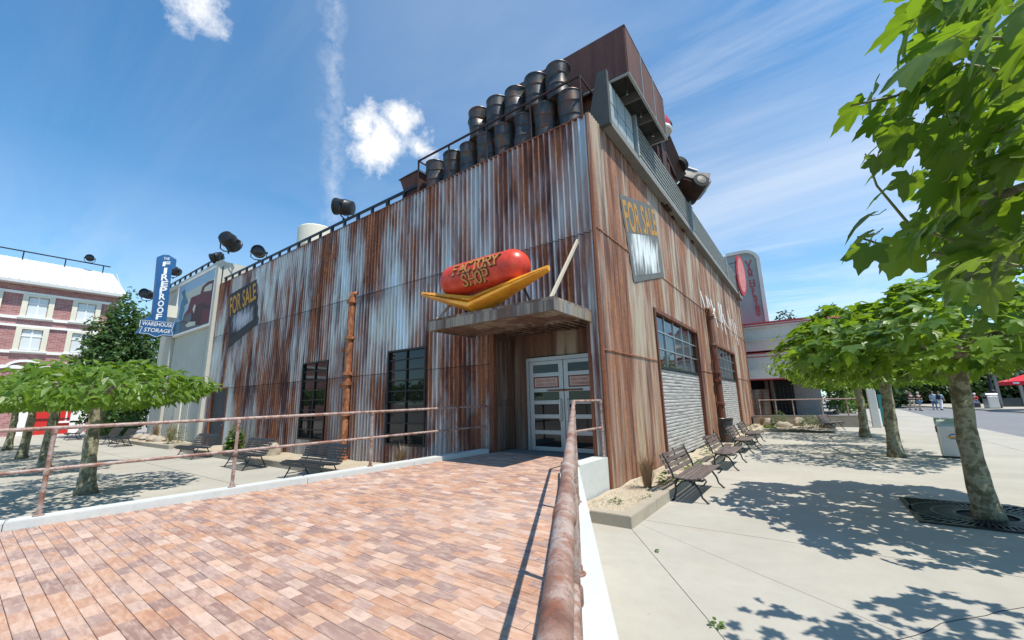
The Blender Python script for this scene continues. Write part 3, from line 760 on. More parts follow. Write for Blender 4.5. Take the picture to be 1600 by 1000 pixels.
# roof edge on the sunny side: ledge, fin, louvre panels
led = thing_part('roof_ledge', bld)
mb = MB(); mb.box(.03, .29, .80, YE+.2, 9.02, 9.22); mb.build('ledge', M['grey_concrete'], led)
mb = MB(); mb.prism([(-.36, .66, 9.0), (.05, .66, 10.62), (.31, .66, 10.62), (.31, .66, 9.0), (.1, .66, 9.0)], (0, .14, 0)); mb.build('concrete_fin', M['dark_concrete'], led)
secs = [(.82, 3.0), (3.0, 10.1), (10.1, 19.3), (19.3, YE)]
for a, b_ in secs:
    lp = thing_part('louvre_panel', led)
    mb = MB(); mb.box(.2, .32, b_-.1, b_, 9.22, 10.62); mb.build('louvre_post', M['louver'], lp)
    mb = MB(); mb.box(.06, .08, a, b_-.1, 9.22, 10.52); mb.build('louvre_back', M['dark_void'], lp)
    if a < 1:
        for yy in (a+.36, a+1.0, a+1.64):
            mb = MB(); mb.cbox(.16, .24, yy-.29, yy+.29, 9.24, 9.84, .01); mb.build('metal_panel', M['louver'], lp)
            mb = MB(); mb.cbox(.16, .24, yy-.29, yy+.29, 9.88, 10.5, .01); mb.build('metal_panel', M['louver'], lp)
    else:
        for k in range(8):
            z = 9.26+k*.158; mb = MB(); mb.prism([(.22, a, z), (.27, a, z), (.25, a, z+.085), (.20, a, z+.085)], (0, b_-a-.1, 0)); mb.build('louvre_slat', M['louver'], lp)

# roof rails
def roof_rail(name, label, x0, x1, y, z, step, peg=True, n0=0):
    t = thing(name, label, 'railing', (x0, y, z-.4)); mb = MB(); mb.bar((x0, y, z), (x1, y, z), .07, .09); mb.build('top_rail', M['black_metal'], t)
    k = 0; xx = x0+.2
    while xx < x1:
        mb = MB()
        if k % 2 == 0: mb.box(xx-.06, xx+.06, y-.05, y+.05, z-.42, z-.045)
        else: mb.box(xx-.045, xx+.045, y-.045, y+.045, z-.27, z-.045)
        mb.build('post', M['black_metal'], t); xx += step; k += 1
    return t
roof_rail('lighting_rail', 'black lighting rail along the roof edge of the rusty wall', XW+.1, -6.45, .12, HB+.40, .93)
cage = thing('barrel_cage', 'thin black pipe cage railing holding the barrels on the roof edge', 'railing', (-6.4, .08, HB))
for a, b_ in (((-6.42, .08, HB+1.30), (-.2, .08, HB+1.30)), ((-6.42, .08, HB+.1), (-.2, .08, HB+.1))):
    mb = MB(); mb.bar(a, b_, .05, .05); mb.build('rail', M['cage_iron'], cage)
for xx in (-6.42, -4.95, -3.35, -1.75, -.2):
    mb = MB(); mb.bar((xx, .08, HB), (xx, .08, HB+1.32), .045, .045); mb.build('post', M['cage_iron'], cage)
mb = MB(); mb.bar((-6.42, .1, HB+1.3), (-6.42, 1.1, HB+1.3), .04, .04); mb.bar((-.2, .1, HB+1.3), (-.2, 1.1, HB+1.3), .04, .04)
mb.bar((-.2, 1.1, HB), (-.2, 1.1, HB+1.32), .04, .04); mb.bar((-6.42, 1.1, HB), (-6.42, 1.1, HB+1.32), .04, .04); mb.build('return_rail', M['cage_iron'], cage)

# barrels
def barrel_mesh(seed, r=.36, h=1.12):
    rr = random.Random(seed); prof = []
    hs = [0, .02, .03, .12, .33, .345, .36, .375, .55, .66, .675, .69, .705, .88, .97, .98, 1.]
    rs = [.94, 1., 1.0, .96, .97, 1.03, 1.03, .97, .96, .97, 1.03, 1.03, .97, .96, .97, 1.02, 1.0]
    n = 22; vs = []; dents = [(rr.uniform(0, 2*pi), rr.uniform(.2, .8), rr.uniform(.05, .16), rr.uniform(.3, .6)) for _ in range(4)]
    for f, q in zip(hs, rs):
        for k in range(n):
            a = 2*pi*k/n; rad = r*q
            for da, dh, dd_, dw in dents:
                an = (a-da+pi) % (2*pi)-pi; rad -= r*dd_*2*math.exp(-(an/dw)**2-((f-dh)/.16)**2)
            vs.append((rad*cos(a)+.02*sin(f*5+seed), rad*sin(a), h*f))
    for k in range(n): a = 2*pi*k/n; vs.append((r*.93*cos(a), r*.93*sin(a), h*.975))
    N = len(hs)+1
    mb = MB(); mb.add(vs, [(i*n+k, i*n+(k+1) % n, (i+1)*n+(k+1) % n, (i+1)*n+k) for i in range(N-1) for k in range(n)]+[tuple(range(n-1, -1, -1)), tuple((N-1)*n+k for k in range(n))])
    return mb
bl_low = [-6.0, -5.15, -4.4, -3.66, -2.95, -2.22, -1.5, -.72]
ordn = ['leftmost', 'second from left', 'third from left', 'fourth from left', 'fourth from right', 'third from right', 'second from right', 'rightmost']
for i, xx in enumerate(bl_low):
    o = barrel_mesh(i).build('oil_barrel', M['barrel'], smooth=True, org=(0, 0, 0)); o.location = (xx, .52, HB+.1); o.rotation_euler = (0, 0, i*1.1)
    tag(o, 'dented black oil barrel in the lower roof row, %s' % ordn[i], 'barrel', 'oil barrels on the roof edge')
up5 = ['leftmost', 'second from left', 'middle one', 'second from right', 'rightmost and highest']
for i, xx in enumerate((-4.03, -3.28, -2.56, -1.84, -1.08)):
    o = barrel_mesh(20+i).build('oil_barrel', M['barrel'], smooth=True, org=(0, 0, 0)); o.location = (xx, .55, HB+1.24+(.02 if i % 2 else 0)); o.rotation_euler = (.02*(i-2), .03*((i*7) % 3-1), i*.9)
    tag(o, 'dented black oil barrel stacked on the upper roof row, %s' % up5[i], 'barrel', 'oil barrels on the roof edge')
t = thing('roof_hopper', 'dark tapered metal bin on the roof left of the barrels', 'bin', (-7.05, .6, HB))
mb = MB(); mb.add([(-7.25, .35, 9.0), (-6.75, .35, 9.0), (-6.75, .85, 9.0), (-7.25, .85, 9.0), (-7.5, .15, 9.95), (-6.55, .15, 9.95), (-6.55, 1.05, 9.95), (-7.5, 1.05, 9.95)],
                  [(0, 1, 2, 3), (0, 1, 5, 4), (1, 2, 6, 5), (2, 3, 7, 6), (3, 0, 4, 7)]); mb.build('bin_body', M['box_rust'], t)
mb = MB(); mb.add([(-7.55, .1, 9.95), (-6.5, .1, 9.95), (-6.5, 1.1, 9.95), (-7.55, 1.1, 9.95), (-7.3, .35, 10.22), (-6.75, .35, 10.22), (-6.75, .85, 10.22), (-7.3, .85, 10.22)],
                  [(0, 1, 5, 4), (1, 2, 6, 5), (2, 3, 7, 6), (3, 0, 4, 7), (4, 5, 6, 7), (3, 2, 1, 0)]); mb.build('bin_lid', M['black_metal'], t)
t = thing('roof_vent', 'cream round roof vent seen above the rusty wall', 'vent', (-17.2, 2.2, HB))
mb = MB(); mb.tube([(-17.2, 2.2, HB), (-17.2, 2.2, 9.9)], .35, 16); mb.lathe((-17.2, 2.2, 9.9), [(.4, 0), (.9, .35), (.9, .42)], 18); mb.build('vent_neck', M['cream_paint'], t, smooth=True)
mb = MB(); mb.lathe((-17.2, 2.2, 10.3), [(.92, 0), (.92, 1.05), (.86, 1.12), (.2, 1.16)], 18); mb.build('vent_drum', M['cream_paint'], t, smooth=True)

# big rust box hanging over the corner
bx = thing('rust_hopper_box', 'big brown steel box overhanging the roof corner above the louvres', 'container', (-.5, 1.2, 10.6))
BX0, BX1, BY0, BY1, BZ0, BZ1 = -3.2, .74, 1.2, 4.85, 10.66, 12.2
mb = MB(); mb.box(BX0, BX1-.03, BY0, BY0+.04, BZ0, BZ1); mb.build('side_plate', M['box_rust'], bx)
mb = MB(); mb.box(BX0, BX1-.03, BY1-.04, BY1, BZ0, BZ1); mb.build('side_plate', M['box_rust'], bx)
for k in range(3):
    a = BY0+.04+(BY1-BY0-.08)*k/3; e = BY0+.04+(BY1-BY0-.08)*(k+1)/3
    mb = MB(); mb.box(BX1-.05, BX1-.01, a, e-.03, BZ0, BZ1); mb.build('front_plate', M['box_rust'], bx)
    mb = MB(); mb.box(BX1-.05, BX1+.02, e-.03, e, BZ0, BZ1); mb.build('front_rib', M['louver'], bx)
    mb = MB(); mb.box(BX0+.05, BX1-.06, e-.06, e-.03, BZ0+.02, BZ0+.35); mb.build('cell_wall', M['grey_concrete'], bx)
    mb = MB(); mb.tube([(.45, (a+e)/2, BZ0-.12), (.45, (a+e)/2, BZ0+.36)], .03, 8); mb.build('hanger_rod', M['steel'], bx, smooth=True)
mb = MB(); mb.box(BX0, BX1+.02, BY0-.02, BY0+.05, BZ0-.03, BZ0); mb.box(BX1-.05, BX1+.02, BY0+.05, BY1, BZ0-.03, BZ0); mb.box(BX0, BX1-.05, BY1-.05, BY1, BZ0-.03, BZ0); mb.build('rim', M['louver'], bx)
mb = MB(); mb.box(BX0, BX1-.05, BY0+.05, BY1-.05, BZ0+.36, BZ0+.4); mb.build('box_floor', M['dark_concrete'], bx)
mb = MB(); mb.box(BX0, BX1, BY0, BY1, BZ1, BZ1+.03); mb.build('box_top', M['box_rust'], bx)
mb = MB(); mb.box(-.9, -.5, 1.5, 4.6, HB, BZ0+.36); mb.bar((.14, 1.3, 10.58), (.14, 4.8, 10.58), .08, .08); mb.build('support', M['rust_trim'], bx)

# ================================================================== RAMP RAILINGS
PR = .025
def railing(name, label, pts, zrail, mids, posts, parent=None, r=PR, foot=True, mat='rail_rust', tap=1.5):
    t = thing(name, label, 'railing', pts[0])
    mb = MB(); mb.tube(pts, r, 14); mb.build('top_rail', M[mat], t, smooth=True)
    for mpts in mids: mb = MB(); mb.tube(mpts, r*.92, 12); mb.build('middle_rail', M[mat], t, smooth=True)
    for (a, b_) in posts:
        a, b_ = Vector(a), Vector(b_)
        mb = MB(); mb.tube([a, b_], r, 12); po = mb.build('post', M[mat], t, smooth=True)
        if foot:
            mb = MB(); mb.lathe(a, [(r*2.2, 0), (r*2.2, .012), (r*1.35, .014), (r*1.3, .06)], 12); mb.build('base_flange', M[mat], po, smooth=True)
        for f in (1.0, .52):
            mb = MB(); c_ = a.lerp(b_, f); mb.lathe(c_, [(r*1.32, -.07), (r*1.38, -.065), (r*1.38, -.01), (r*1.3, .0)], 12)
            mb.build('pipe_fitting', M[mat], po, smooth=True)
    return t
def lz(x, y): return rz(x, y)+.10
LP = []
for (px, py) in ((51, 803), (341, 762), (541, 735), (699, 712)):
    # on the middle of the left kerb
    yv = {51: -7.55, 341: -5.55, 541: -3.25, 699: -1.1}[px]
    a, b_ = [(p, q) for p, q in zip(LI[1:], LI[2:]) if q[1] <= yv <= p[1]][0]
    f = (yv-a[1])/(b_[1]-a[1]); xv = a[0]+(b_[0]-a[0])*f-.13; LP.append(Vector((xv, yv, lz(xv, yv))))
H_R = 1.06
first = LP[0]+(LP[0]-LP[1])*1.6; first.z = lz(first.x, first.y)
end = Vector((-3.27, -.12, lz(-3.27, -.12)))
allp = [first]+LP+[end]
up_ = lambda p, h: Vector((p.x, p.y, p.z+h))
rl = railing('ramp_railing', 'rusty pipe railing along the left kerb of the brick ramp', [up_(p, H_R) for p in allp], 0,
             [[up_(p, .55) for p in allp]], [(p, up_(p, H_R)) for p in LP+[end]])
# right-hand railing beside the camera
HR = 1.10
KA = CAM+ray(896, 627)*((-1.33-CAM.y)/ray(896, 627).y)          # landing corner of the top rail
KB = CAM+ray(867, 1000)*.56                                      # where it leaves the picture
KW = yp(938, 628, -.12); KW.z = KA.z; KW.x = max(KW.x, KA.x-.05)
KE = KA+(KB-KA)*1.35
def rr_(y, f=1.):
    p = KA.lerp(KE, (y-KA.y)/(KE.y-KA.y)); zb = rz(p.x, p.y)+.12; return Vector((p.x, p.y, zb+(p.z-zb)*f))
top = [KW, KA, rr_(-1.5), KB, KE]
midp = [Vector((KW.x, KW.y, rr_(-1.33, .52).z)), rr_(-1.34, .52), rr_(-1.5, .52), rr_(KB.y, .52), rr_(KE.y, .52)]
ys_p = [zp(910, 783, .72).y, zp(915, 909, .62).y, -6.75]
posts = [(Vector((KW.x, KW.y, rr_(-1.33, 0).z)), KW)]+[(rr_(y, 0.), rr_(y)) for y in [-1.38]+ys_p+[KE.y+.2]]
rt = railing('ramp_railing', 'rusty pipe railing along the right kerb of the ramp, close to the viewer', top, 0, [midp], posts, r=.0262)
d = (KB-KA).normalized()
for y in (zp(897, 690, KA.z-.02).y if False else -3.4, -6.9, -7.42):
    c_ = rr_(y); mb = MB(); mb.tube([c_-d*.03, c_-d*.025, c_+d*.025, c_+d*.03], [.027, .0325, .0325, .027], 16)
    mb.build('pipe_coupling', M['rail_rust'], rt, smooth=True)

# ================================================================== LETTERING
def font_mesh(txt, bold=0.):
    cu = bpy.data.curves.new('lettering', 'FONT'); cu.body = txt; cu.size = 1; cu.offset = bold; cu.resolution_u = 3
    ob = bpy.data.objects.new('lettering', cu); me = bpy.data.meshes.new_from_object(ob)
    vs = [tuple(v.co) for v in me.vertices]; fs = [tuple(p.vertices) for p in me.polygons]
    bpy.data.objects.remove(ob); bpy.data.curves.remove(cu); bpy.data.meshes.remove(me)
    x0 = min(v[0] for v in vs); x1 = max(v[0] for v in vs); y0 = min(v[1] for v in vs); y1 = max(v[1] for v in vs)
    return [((v[0]-x0)/(x1-x0), (v[1]-y0)/(y1-y0)) for v in vs], fs
def quad_text(mb, txt, q, n, depth, bold=.012, fn=None):
    "text filling the quad q = bl, br, tr, tl, raised by depth along n"
    uv, fs = font_mesh(txt, bold); q = [Vector(v) for v in q]; n = Vector(n)
    P = []
    for u, v in uv:
        p = q[0]*(1-u)*(1-v)+q[1]*u*(1-v)+q[2]*u*v+q[3]*(1-u)*v
        P.append(p+n*depth if fn is None else fn(p, depth))
    mb.add(P, fs)
# stroke alphabet with serifs
GL = {'A': [[(0, 0), (.36, 1), (.72, 0)], [(.15, .36), (.57, .36)]], 'F': [[(.1, 0), (.1, 1), (.62, 1)], [(.1, .54), (.48, .54)]],
      'C': [[(.68, .80), (.55, .96), (.36, 1), (.14, .86), (.03, .5), (.14, .14), (.36, 0), (.55, .04), (.68, .2)]],
      'T': [[(.36, 0), (.36, 1)], [(.0, .86), (.02, 1), (.70, 1), (.72, .86)]], 'O': [[(.36, 1), (.14, .88), (.03, .5), (.14, .12), (.36, 0), (.58, .12), (.69, .5), (.58, .88), (.36, 1)]],
      'R': [[(.1, 0), (.1, 1), (.42, 1), (.60, .88), (.60, .64), (.42, .52), (.1, .52)], [(.34, .52), (.72, 0)]], 'Y': [[(0, 1), (.36, .5), (.72, 1)], [(.36, .5), (.36, 0)]],
      'S': [[(.62, .80), (.52, .96), (.34, 1), (.14, .92), (.08, .74), (.20, .60), (.48, .44), (.62, .28), (.56, .08), (.34, 0), (.14, .05), (.06, .22)]],
      'H': [[(.08, 0), (.08, 1)], [(.64, 0), (.64, 1)], [(.08, .5), (.64, .5)]], 'P': [[(.1, 0), (.1, 1), (.42, 1), (.62, .88), (.62, .60), (.42, .48), (.1, .48)]],
      'V': [[(0, 1), (.36, 0), (.72, 1)]], 'N': [[(.06, 0), (.06, 1), (.66, 0), (.66, 1)]], 'E': [[(.62, .0), (.1, 0), (.1, 1), (.62, 1)], [(.1, .52), (.5, .52)]],
      'L': [[(.1, 1), (.1, 0), (.62, 0)]], 'I': [[(.36, 0), (.36, 1)]], 'G': [[(.66, .82), (.52, .97), (.36, 1), (.14, .86), (.03, .5), (.14, .14), (.36, 0), (.56, .05), (.66, .2), (.66, .45), (.42, .45)]],
      'D': [[(.1, 0), (.1, 1), (.4, 1), (.62, .8), (.66, .5), (.62, .2), (.4, 0), (.1, 0)]], 'K': [[(.1, 0), (.1, 1)], [(.64, 1), (.1, .45)], [(.26, .6), (.68, 0)]], 'U': [[(.06, 1), (.06, .25), (.2, .02), (.5, .02), (.64, .25), (.64, 1)]], ' ': []}
SERIF = {'A': [(0, 0), (.72, 0)], 'F': [(.1, 0), (.1, 1)], 'T': [(.36, 0)], 'R': [(.1, 0), (.1, 1), (.72, 0)], 'Y': [(0, 1), (.72, 1), (.36, 0)], 'H': [(.08, 0), (.08, 1), (.64, 0), (.64, 1)],
         'P': [(.1, 0), (.1, 1)], 'V': [(0, 1), (.72, 1)], 'N': [(.06, 0), (.66, 1)], 'I': [(.36, 0), (.36, 1)], 'L': [(.1, 1)], 'E': [(.1, 0), (.1, 1)]}
def stroke_text(mb, txt, place, h, t, dep, adv=.86, serif=True):
    "place(u, v, w) -> world point; u right, v up, w out of the surface"
    x = 0.; k = 0
    def seg(p, q, tt):
        nonlocal k
        d = Vector((q[0]-p[0], q[1]-p[1])); L = d.length
        if L < 1e-6: return
        d /= L; s = Vector((-d.y, d.x))*tt/2; e = d*tt*.35; k += 1; dd = dep+k*.0003
        c = [Vector(p)-e-s, Vector(q)+e-s, Vector(q)+e+s, Vector(p)-e+s]
        mb.add([place(v.x, v.y, -.03) for v in c]+[place(v.x, v.y, dd) for v in c], [(4, 5, 6, 7), (0, 4, 5, 1)[::-1], (1, 5, 6, 2)[::-1], (2, 6, 7, 3)[::-1], (3, 7, 4, 0)[::-1]])
    for ch in txt:
        for pl in GL[ch]:
            for a, b_ in zip(pl, pl[1:]): seg((x+a[0]*h, a[1]*h), (x+b_[0]*h, b_[1]*h), t*(.75 if abs(a[1]-b_[1]) < .05 else 1))
        if serif:
            for a in SERIF.get(ch, []): seg((x+a[0]*h-.10*h, a[1]*h), (x+a[0]*h+.10*h, a[1]*h), t*.6)
        x += adv*h*(.55 if ch in ' I' else 1)
    return x
def stroke_len(txt, h, adv=.86): return sum(adv*h*(.55 if c in ' I' else 1) for c in txt)

# ---- hot dog shaped shop sign on the canopy
sg = thing('hot_dog_sign', 'big red sausage shop sign in a yellow bun chevron above the entrance canopy', 'sign', (-2.5, -1.2, 3.96))
SC = Vector((-2.45, -1.2, 4.98)); SA, SR = .90, .41
prof = []
for i in range(13): a = -pi/2+pi/2*i/12; prof.append((max(.001, SR*cos(a)), -SA+SR*1.0*sin(a)))
for i in range(1, 8): prof.append((SR*(1+.02*sin(pi*i/8)), -SA+2*SA*i/8))
for i in range(13): a = pi/2*i/12; prof.append((max(.001, SR*cos(a)), SA+SR*1.0*sin(a)))
mb = MB(); mb.lathe(SC, prof, 36, 'x', cap=False); saus = mb.build('sausage', M['sausage'], sg, smooth=2)
def on_saus(u0, v0):
    def f(u, v, w_):
        a = (v+v0)/SR; r = SR+w_+.008
        return Vector((SC.x+u0+u, SC.y-r*cos(a), SC.z+r*sin(a)))
    return f
for txt, v0, h in (('FACTORY', .0, .25), ('SHOP', -.31, .26)):
    L = stroke_len(txt, h, .82)
    mb = MB(); stroke_text(mb, txt, on_saus(-L/2+.08, v0), h, .036, .022, .82); mb.build('lettering', M['letter_gold'], saus, fix=False)
    mb = MB(); stroke_text(mb, txt, on_saus(-L/2+.08+.018, v0-.016), h, .060, .006, .82); mb.build('letter_shadow', M['brown_letter'], saus, fix=False)
# bun: chevron with an inner ridge, lofted so that it tapers to the tips
def bun_side(tip, apex_b, apex_t, nseg, dirn):
    rows = []
    for i in range(nseg+1):
        f = i/nseg
        zb = apex_b[1]+(tip[1]-.06-apex_b[1])*f; zt = apex_t[1]+(tip[1]+.06-apex_t[1])*f; x = apex_b[0]+(tip[0]-apex_b[0])*f
        wd = .36*(1-f)**.8+.07; y = -1.25-.12*f
        zm = zb+(zt-zb)*.52
        rows.append([(x, y-wd*.55, zb+.02*f), (x, y-wd, zb+(zt-zb)*.30), (x, y-wd*.98, zm), (x, y-wd*.52, zm+.02*(1-f)), (x, y-wd*.55, zm+.055*(1-f)+.004), (x, y-wd*.86, zm+.075*(1-f)+.008), (x, y-wd*.62, zt),
                     (x, y+wd*.35, zt), (x, y+wd*.6, zm), (x, y+wd*.3, zb)])
    return rows
mb = MB()
for tip in ((-4.4, 4.79), (-.5, 4.68)):
    rows = bun_side(tip, (-2.55, 4.0), (-2.55, 4.40), 8, 1); n = len(rows[0]); vs = [p for r_ in rows for p in r_]
    fs = [(i*n+k, i*n+(k+1) % n, (i+1)*n+(k+1) % n, (i+1)*n+k) for i in range(8) for k in range(n)]+[tuple(8*n+k for k in range(n))]
    mb.add(vs, fs)
mb.build('bun', M['bun'], sg, smooth=True)
mb = MB(); mb.bar((-1.2, -.9, 3.955), (-1.45, -1.0, 4.6), .05, .05); mb.bar((-3.2, -.9, 3.955), (-3.3, -1.0, 4.6), .05, .05); mb.bar((-2.5, -1.0, 3.955), (-2.5, -1.0, 4.2), .08, .08); mb.build('bracket', M['black_metal'], sg)

# ---- FOR SALE boards
q = [yp(x, y, -.06) for x, y in ((357, 543), (403, 505), (401, 436), (358, 461))]
t = thing('for_sale_sign', 'black FOR SALE board with yellow letters high on the shaded wall by the billboard', 'sign', q[0])
def lerpq(q, u, v): return q[0]*(1-u)*(1-v)+q[1]*u*(1-v)+q[2]*u*v+q[3]*(1-u)*v
def subq(q, u0, u1, v0, v1): return [lerpq(q, u0, v0), lerpq(q, u1, v0), lerpq(q, u1, v1), lerpq(q, u0, v1)]
mb = MB(); mb.prism(q, (0, .03, 0)); mb.build('board', M['board_black'], t)
mb = MB(); quad_text(mb, 'FOR SALE', subq(q, .04, .97, .56, .93), (0, -1, 0), .006, .02); mb.build('lettering', M['for_sale_yellow'], t, fix=False)
def worn_paint(key, ca, cb, seed):
    b = NB(key); g = b.n('ShaderNodeTexCoord').outputs['Generated']; o = sep_z(b, g); n1 = b.noise(b.map(b.pos, (5, 5, .9), (seed, 0, 0)), 1, 6, .65); n2 = b.noise(b.map(b.pos, (14, 14, 2.0)), 1, 5, .6)
    ax = o[0] if seed < 5 else o[1]
    eu = b.math('MULTIPLY', b.math('SUBTRACT', .5, b.math('ABSOLUTE', b.math('SUBTRACT', ax, .5))), 3.6); ev = b.math('MULTIPLY', b.math('SUBTRACT', .5, b.math('ABSOLUTE', b.math('SUBTRACT', o[2], .5))), 2.3)
    ed = b.math('MINIMUM', b.math('MINIMUM', eu, ev), 1.)
    f = b.math('ADD', ed, b.math('ADD', b.math('MULTIPLY', b.math('SUBTRACT', n1, .5), 2.4), b.math('MULTIPLY', b.math('SUBTRACT', n2, .5), 1.2)))
    M[key] = b.done(b.mix(b.ramp(f, [(.30, 0), (1., 1)]), ca, cb), .8)
worn_paint('worn_left', (.02, .024, .03), (.40, .41, .46), 1.); worn_paint('worn_right', (.13, .135, .13), (.68, .72, .72), 7.)
def brush_patch(q, n, u0, u1, v0, v1, mat, t, N=0):
    mb = MB(); P = subq(q, u0, u1, v0, v1); mb.prism([p+Vector(n)*.004 for p in P], Vector(n)*-.003); mb.build('brushed_patch', mat, t)
M['brush_grey'] = simple('brush_grey', (.36, .37, .42), .8, 0, .7, 9)
brush_patch(q, (0, -1, 0), .03, .96, .16, .54, M['worn_left'], t)
q = [xp(x, y, .03) for x, y in ((991, 441), (1038, 433), (1021, 322), (968, 303))]
t = thing('for_sale_sign', 'faded FOR SALE panel painted on the sunny wall near the roof corner', 'sign', q[0])
simple('faded_grey', (.13, .135, .13), .8, 0, .5, 3); simple('faded_yellow', (.46, .235, .05), .8, 0, .5, 7); simple('faded_white', (.66, .70, .70), .8, 0, .45, 5)
mb = MB(); mb.prism(q, (-.02, 0, 0)); mb.build('board', M['faded_grey'], t)
mb = MB(); quad_text(mb, 'FOR SALE', subq(q, .03, .98, .57, .95), (1, 0, 0), .006, .02); mb.build('lettering', M['faded_yellow'], t, fix=False)
brush_patch(q, (1, 0, 0), .03, .97, .07, .56, M['worn_right'], t)
# white brush letters further along the sunny wall, traced from what shows
t = thing('painted_lettering', 'ragged white brush lettering painted high on the sunny rusty wall', 'painted lettering', xp(1100, 520, .03))
rr = random.Random(5)
for stroke in ([(102, 244), (165, 470)], [(165, 300), (200, 470), (235, 560)], [(185, 330), (215, 420)], [(215, 340), (300, 655)], [(262, 440), (245, 540), (285, 545)], [(300, 375), (350, 690)], [(330, 400), (348, 600)],
               [(352, 500), (392, 735)], [(365, 560), (430, 690)], [(404, 470), (455, 745)], [(430, 560), (448, 640)], [(455, 560), (500, 790)], [(485, 605), (528, 850)], [(490, 650), (520, 660)], [(500, 790), (540, 800)]):
    mb = MB(); P = [xp(1080+x/7.14, 420+y/7.14, .028) for x, y in stroke]
    for a, b_ in zip(P, P[1:]):
        w_ = rr.uniform(.16, .30); d = Vector((0, w_/2, 0)); mb.prism([a-d, a+d, b_+d*.7, b_-d*.7], (-.012, 0, 0))
    mb.build('brush_stroke', M['white_brush'], t)
# door notices lettering
for (a, b_), lines in (((-2.57, -1.53), ('DIESE ATTRACTIE', 'GESLOTEN')), ((-1.51, -.47), ('DIESE ATTRAKTION', 'IST VORUBERGEHEND'))):
    mb = MB()
    for i, ln in enumerate(lines):
        z = 2.44-.10*i; quad_text(mb, ln, [(a+.22, .865, z), (b_-.22, .865, z), (b_-.22, .865, z+.065), (a+.22, .865, z+.065)], (0, -1, 0), .002, .0)
    o = mb.build('notice_lettering', M['poster_edge'], dfr, fix=False)

# ================================================================== SPOTLIGHTS
def spotlight(label, loc, aim, s=1.):
    t = thing('spotlight', label, 'lamp', loc, 'spotlights along the roofs'); d = Vector(aim).normalized(); c_ = Vector(loc)+Vector((0, 0, .62*s))
    x = d.cross(Vector((0, 0, 1))).normalized(); u = x.cross(d)
    def loft(mb, prof, n=18):
        vs = [c_+d*h+(x*cos(2*pi*k/n)+u*sin(2*pi*k/n))*r for r, h in prof for k in range(n)]; N = len(prof)
        mb.add(vs, [(i*n+k, i*n+(k+1) % n, (i+1)*n+(k+1) % n, (i+1)*n+k) for i in range(N-1) for k in range(n)]+[tuple(range(n-1, -1, -1)), tuple((N-1)*n+k for k in range(n))])
    mb = MB(); loft(mb, [(.18*s, -.42*s), (.30*s, -.38*s), (.34*s, -.1*s), (.36*s, -.08*s), (.36*s, -.02*s), (.34*s, 0), (.34*s, .30*s), (.37*s, .32*s), (.37*s, .40*s), (.33*s, .40*s), (.30*s, .34*s)])
    mb.build('lamp_housing', M['black_metal'], t, smooth=True)
    mb = MB(); loft(mb, [(.31*s, .345*s), (.2*s, .375*s), (.02*s, .385*s)]); mb.build('lens', M['glass_dark'], t, smooth=True)
    mb = MB(); y = x*.42*s; mb.tube([c_+y, c_+y*.98-Vector((0, 0, .35*s)), c_+y*.5-Vector((0, 0, .5*s)), c_-y*.5-Vector((0, 0, .5*s)), c_-y*.98-Vector((0, 0, .35*s)), c_-y], .028*s, 8); mb.tube([c_-Vector((0, 0, .5*s)), Vector(loc)], .04*s, 8)
    mb.tube([c_+y*.8, c_+y*1.12], .06*s, 10); mb.tube([c_-y*.8, c_-y*1.12], .06*s, 10)
    mb.build('yoke', M['black_metal'], t, smooth=True)
p = yp(537, 335, .12); spotlight('black spotlight on the lighting rail midway along the rusty wall', (p.x, .12, HB+.44), (-.75, -.5, .15), .95)
p = yp(404, 402, .12); spotlight('black spotlight near the billboard end of the lighting rail', (p.x, .12, HB+.44), (.8, -.5, -.1), .85)
p = yp(354, 393, .0); spotlight('largest black spotlight standing at the top corner of the beige wall', (p.x, .1, 10.85), (-.45, .6, -.2), 1.25)

# ================================================================== BEIGE WALL, BILLBOARD, BLUE SIGN
bw = thing('beige_warehouse', 'tall beige corrugated warehouse wall left of the rusty building', 'building', (-28.5, 0, 0))
for k in range(8):
    a = -33.6+(10.2*k/8); mb = MB(); corr_rect(mb, a, a+10.2/8, 0, 10.1, -.02, .03, .30, 8); mb.build('beige_sheet', M['wall_beige'], bw, smooth=2, fix=False)
mb = MB(); mb.box(-33.6, -23.35, .05, 9, 0, 10.4); mb.build('inner_wall', M['wall_beige'], bw)
mb = MB(); mb.box(-33.7, -23.3, -.14, .05, 10.1, 10.45); mb.build('parapet', M['wall_beige'], bw)
mb = MB(); mb.box(-23.62, -23.32, -.22, -.03, 0, 10.1); mb.build('pilaster', M['wall_beige'], bw)
mb = MB(); mb.box(-30.75, -30.35, -.2, -.03, 0, 10.1); mb.build('pilaster', M['wall_beige'], bw)
mb = MB(); mb.box(-28.1, -27.1, -.1, -.03, .3, 2.6); mb.build('blank_hatch', M['cream_paint'], bw)
roof_rail('lighting_rail', 'black lighting rail along the top of the beige wall', -33.4, -23.5, .0, 10.85, 1.05)
p = yp(338, 400, 0); spotlight('low black spotlight tucked on the rail above the billboard', (p.x, .05, 10.5), (-.6, -.6, -.3), .8)
p = yp(281, 425, 0); spotlight('black spotlight on the beige wall rail right of the blue sign', (-31.6, -.3, 10.9), (.5, -.8, 0), .95)
spotlight('black spotlight partly hidden left behind the blue sign', (-34.6, -.9, 9.6), (.6, -.7, 0), .95)

